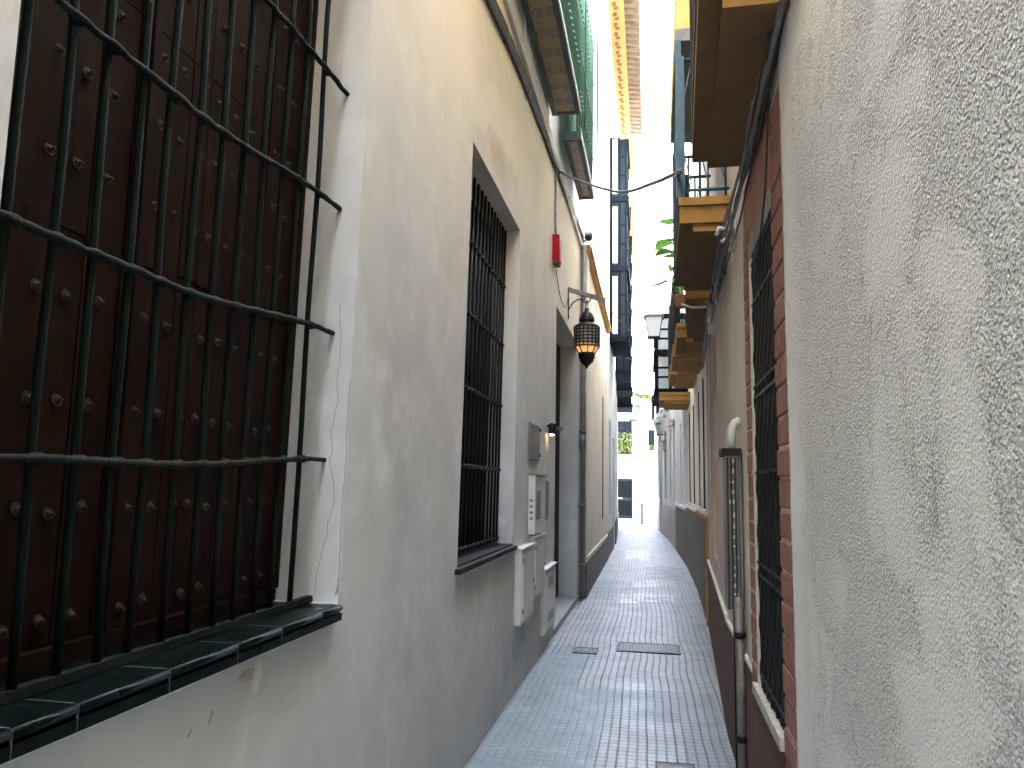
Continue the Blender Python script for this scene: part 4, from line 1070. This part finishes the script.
# cable bundle right
bun=thing('cable_bundle','tangle of grey and black cables running under the balconies along the right wall','cable bundle',(.43,5,3.0))
rr=random.Random(21)
for k in range(9):
    mat=[M['cable'],M['cablegrey'],M['cablegrey']][k%3]; pts=[]
    for (y,x,z) in ((1.0,.42,3.42),(1.9,.42,3.27),(2.55,.43,3.12),(3.2,.43,3.05),(3.9,.43,2.98),(4.6,.42,2.92),(5.4,.43,2.93),(6.3,.46,2.96),(7.3,.50,2.98),(8.4,.54,3.0),(9.4,.58,2.98)):
        pts.append((x-.012*(k%3)-rr.uniform(0,.012),y,z+rr.uniform(-.08,.06)+(.014*k-.05)))
    cable(pts,.004+.004*(k%2),mat,'r%d'%k,'cable',world,.002,5,par=bun)
for k in range(5):
    y=4.2+.45*k; m=MB(); cx,cz,ra=.41-.004*k,2.86+.03*(k%2),.045+.02*(k%3)
    m.tube([(cx+.01*math.sin(3*a_),y+ra*math.cos(a_),cz+ra*1.5*math.sin(a_)) for a_ in [i*math.pi/8 for i in range(17)]],.005,5); m.build('loop',M['cable'] if k%2 else M['cablegrey'],bun)
t=thing('junction_box','white cable insulator bracket with hanging wires between the first two balconies','bracket',(.43,4.4,2.93))
m=MB(); m.box(.40,.45,4.36,4.46,2.93,3.02); m.build('housing',M['pvc'],t)
m=MB(); m.tube([(.41,4.4,2.98),(.36,4.4,2.99),(.345,4.4,2.95)],.012,8); m.tube([(.43,4.38,2.95),(.37,4.38,2.90)],.010,8); m.build('hook',M['pvc'],t)
t=thing('conduit_bracket','thin white conduit reaching out under the third balcony to a small white box','conduit',(.45,6.35,2.85))
m=MB(); m.tube([(.47,6.38,2.99),(.30,6.38,2.985),(.22,6.40,3.02)],.010,8); m.build('tube',M['pvc'],t)
m=MB(); m.box(.43,.475,6.33,6.45,2.78,2.97); m.build('housing',M['pvc'],t)
m=MB(FRW); m.tube([(1.5,.05,3.46),(2.4,.045,3.25),(2.62,.04,3.12),(2.74,.035,3.06)],.022,10); tag(m.build('black_conduit',M['cable']),'thick black conduit above the roughcast wall beside the nearest balcony','conduit')
cable([(.436,2.98,3.05),(.434,3.12,2.72),(.43,3.45,2.45)],.004,M['cable'],'loose thin wire hanging across the top of the ornate grille','wire',world,.0)
# thin far wires
cable([(-.95,13.,4.75),(-.5,15.,4.55),(-.1,16.5,4.55),(.05,17.,4.6)],.006,M['cable'],'thin wire across the alley just beyond the lantern','overhead_cable',world,.001)
cable([(-1.,22,5.3),(-.4,22.5,5.05),(.4,23,5.2)],.010,M['cable'],'far wire across the alley below the street lantern','overhead_cable',world,.002)
cable([(-1.35,30,5.4),(-.6,30,5.0),(.2,30,5.0)],.012,M['cable'],'farthest wire crossing at the alley mouth','overhead_cable',world,.001)

# ---- drain covers in the pavement
def cover(x0,x1,y0,y1,label,name,ring=True,grp=None):
    z=.006
    t=thing(name,label,'drain cover',((x0+x1)/2,(y0+y1)/2,z),grp)
    m=MB(); m.box(x0,x1,y0,y1,-.008,z); m.build('plate',M['manhole'],t)
    m=MB(); 
    for (a,b,c,d) in ((x0-.008,x1+.008,y0-.010,y0),(x0-.008,x1+.008,y1,y1+.010),(x0-.008,x0,y0,y1),(x1,x1+.008,y0,y1)): m.box(a,b,c,d,-.008,z+.002)
    m.build('rim',M['black'],t)
    m=MB()
    if ring:
        cx,cy=(x0+x1)/2,(y0+y1)/2
        for r_ in (.028,.052):
            for sx in (-.03,.03): m.tube([(cx+sx+r_*math.cos(a_),cy+r_*math.sin(a_),z+.002) for a_ in [i*math.pi/8 for i in range(17)]],.005,5,False)
    else:
        k=int((x1-x0)/.03)
        for i in range(1,k): m.box(x0+i*.03-.006,x0+i*.03+.006,y0+.03,y1-.03,z,z+.004)
    m.build('relief',M['boxgrey'] if not ring else M['sillstone'],t)
cover(-.36,.22,7.80,8.22,'long rectangular ribbed grey cover across the middle of the pavement','manhole_cover',False)
cover(-.76,-.55,7.62,7.86,'small square cover with rings near the left wall by the gas cupboard','valve_cover',True,'small ringed valve covers')
cover(.0,.20,4.55,4.78,'small square cover with rings at the very front of the pavement','valve_cover',True,'small ringed valve covers')

# unseen house added behind the viewpoint to cut the light from that end
RB=thing('rear_light_block','unseen plain cream house added behind the viewpoint to block light','house',(0,-16,0))
m=MB(); m.box(-6,6,-17,-16,0,7.5); m.build('wall',M['ivory'],RB)  # wall of the added unseen house
m=MB(); m.box(-.6,.5,-15.99,-15.95,0,2.3); m.build('door',M['shutter'],RB)  # door of the added unseen house
# ================================================================== LIGHT, SKY, CAMERA
w=bpy.data.worlds.new('World'); sc.world=w; w.use_nodes=True
nt=w.node_tree; sky=nt.nodes.new('ShaderNodeTexSky'); sky.sky_type='NISHITA'; sky.sun_disc=False
D=Vector((.50,.36,.80)).normalized()
el=math.asin(D.z); az=math.atan2(D.x,D.y)
sky.sun_elevation=el; sky.sun_rotation=az; sky.altitude=10; sky.air_density=1.; sky.dust_density=3.5; sky.ozone_density=1.
hs=nt.nodes.new('ShaderNodeHueSaturation'); hs.inputs['Saturation'].default_value=.86; nt.links.new(sky.outputs[0],hs.inputs['Color']); nt.links.new(hs.outputs[0],nt.nodes['Background'].inputs[0]); nt.nodes['Background'].inputs[1].default_value=.15
sl=bpy.data.lights.new('sun','SUN'); sl.energy=2.6; sl.angle=R(.5); sl.color=(1,.95,.87)
so=bpy.data.objects.new('sun',sl); COL.objects.link(so); so.rotation_euler=D.to_track_quat('Z','Y').to_euler(); so.location=(0,0,20)
cam=bpy.data.cameras.new('camera'); co=bpy.data.objects.new('camera',cam); COL.objects.link(co)
cam.sensor_width=36; cam.lens=790/1024*36; cam.clip_start=.02; cam.clip_end=2000
Rm=((0.98413342,-0.00631158,-0.1773177),(0.17667008,0.12725188,0.97600955),(0.01640385,-0.99185035,0.12634789))
co.matrix_world=Matrix(((Rm[0][0],-Rm[0][1],-Rm[0][2],0),(Rm[1][0],-Rm[1][1],-Rm[1][2],0),(Rm[2][0],-Rm[2][1],-Rm[2][2],1.55),(0,0,0,1)))
sc.camera=co
sc.view_settings.view_transform='Standard'; sc.view_settings.look='None'; sc.view_settings.exposure=0; sc.view_settings.gamma=1
sc.cycles.film_exposure=27.
sc.cycles.max_bounces=12; sc.cycles.diffuse_bounces=8; sc.cycles.glossy_bounces=4; sc.cycles.sample_clamp_indirect=6; sc.cycles.use_denoising=True
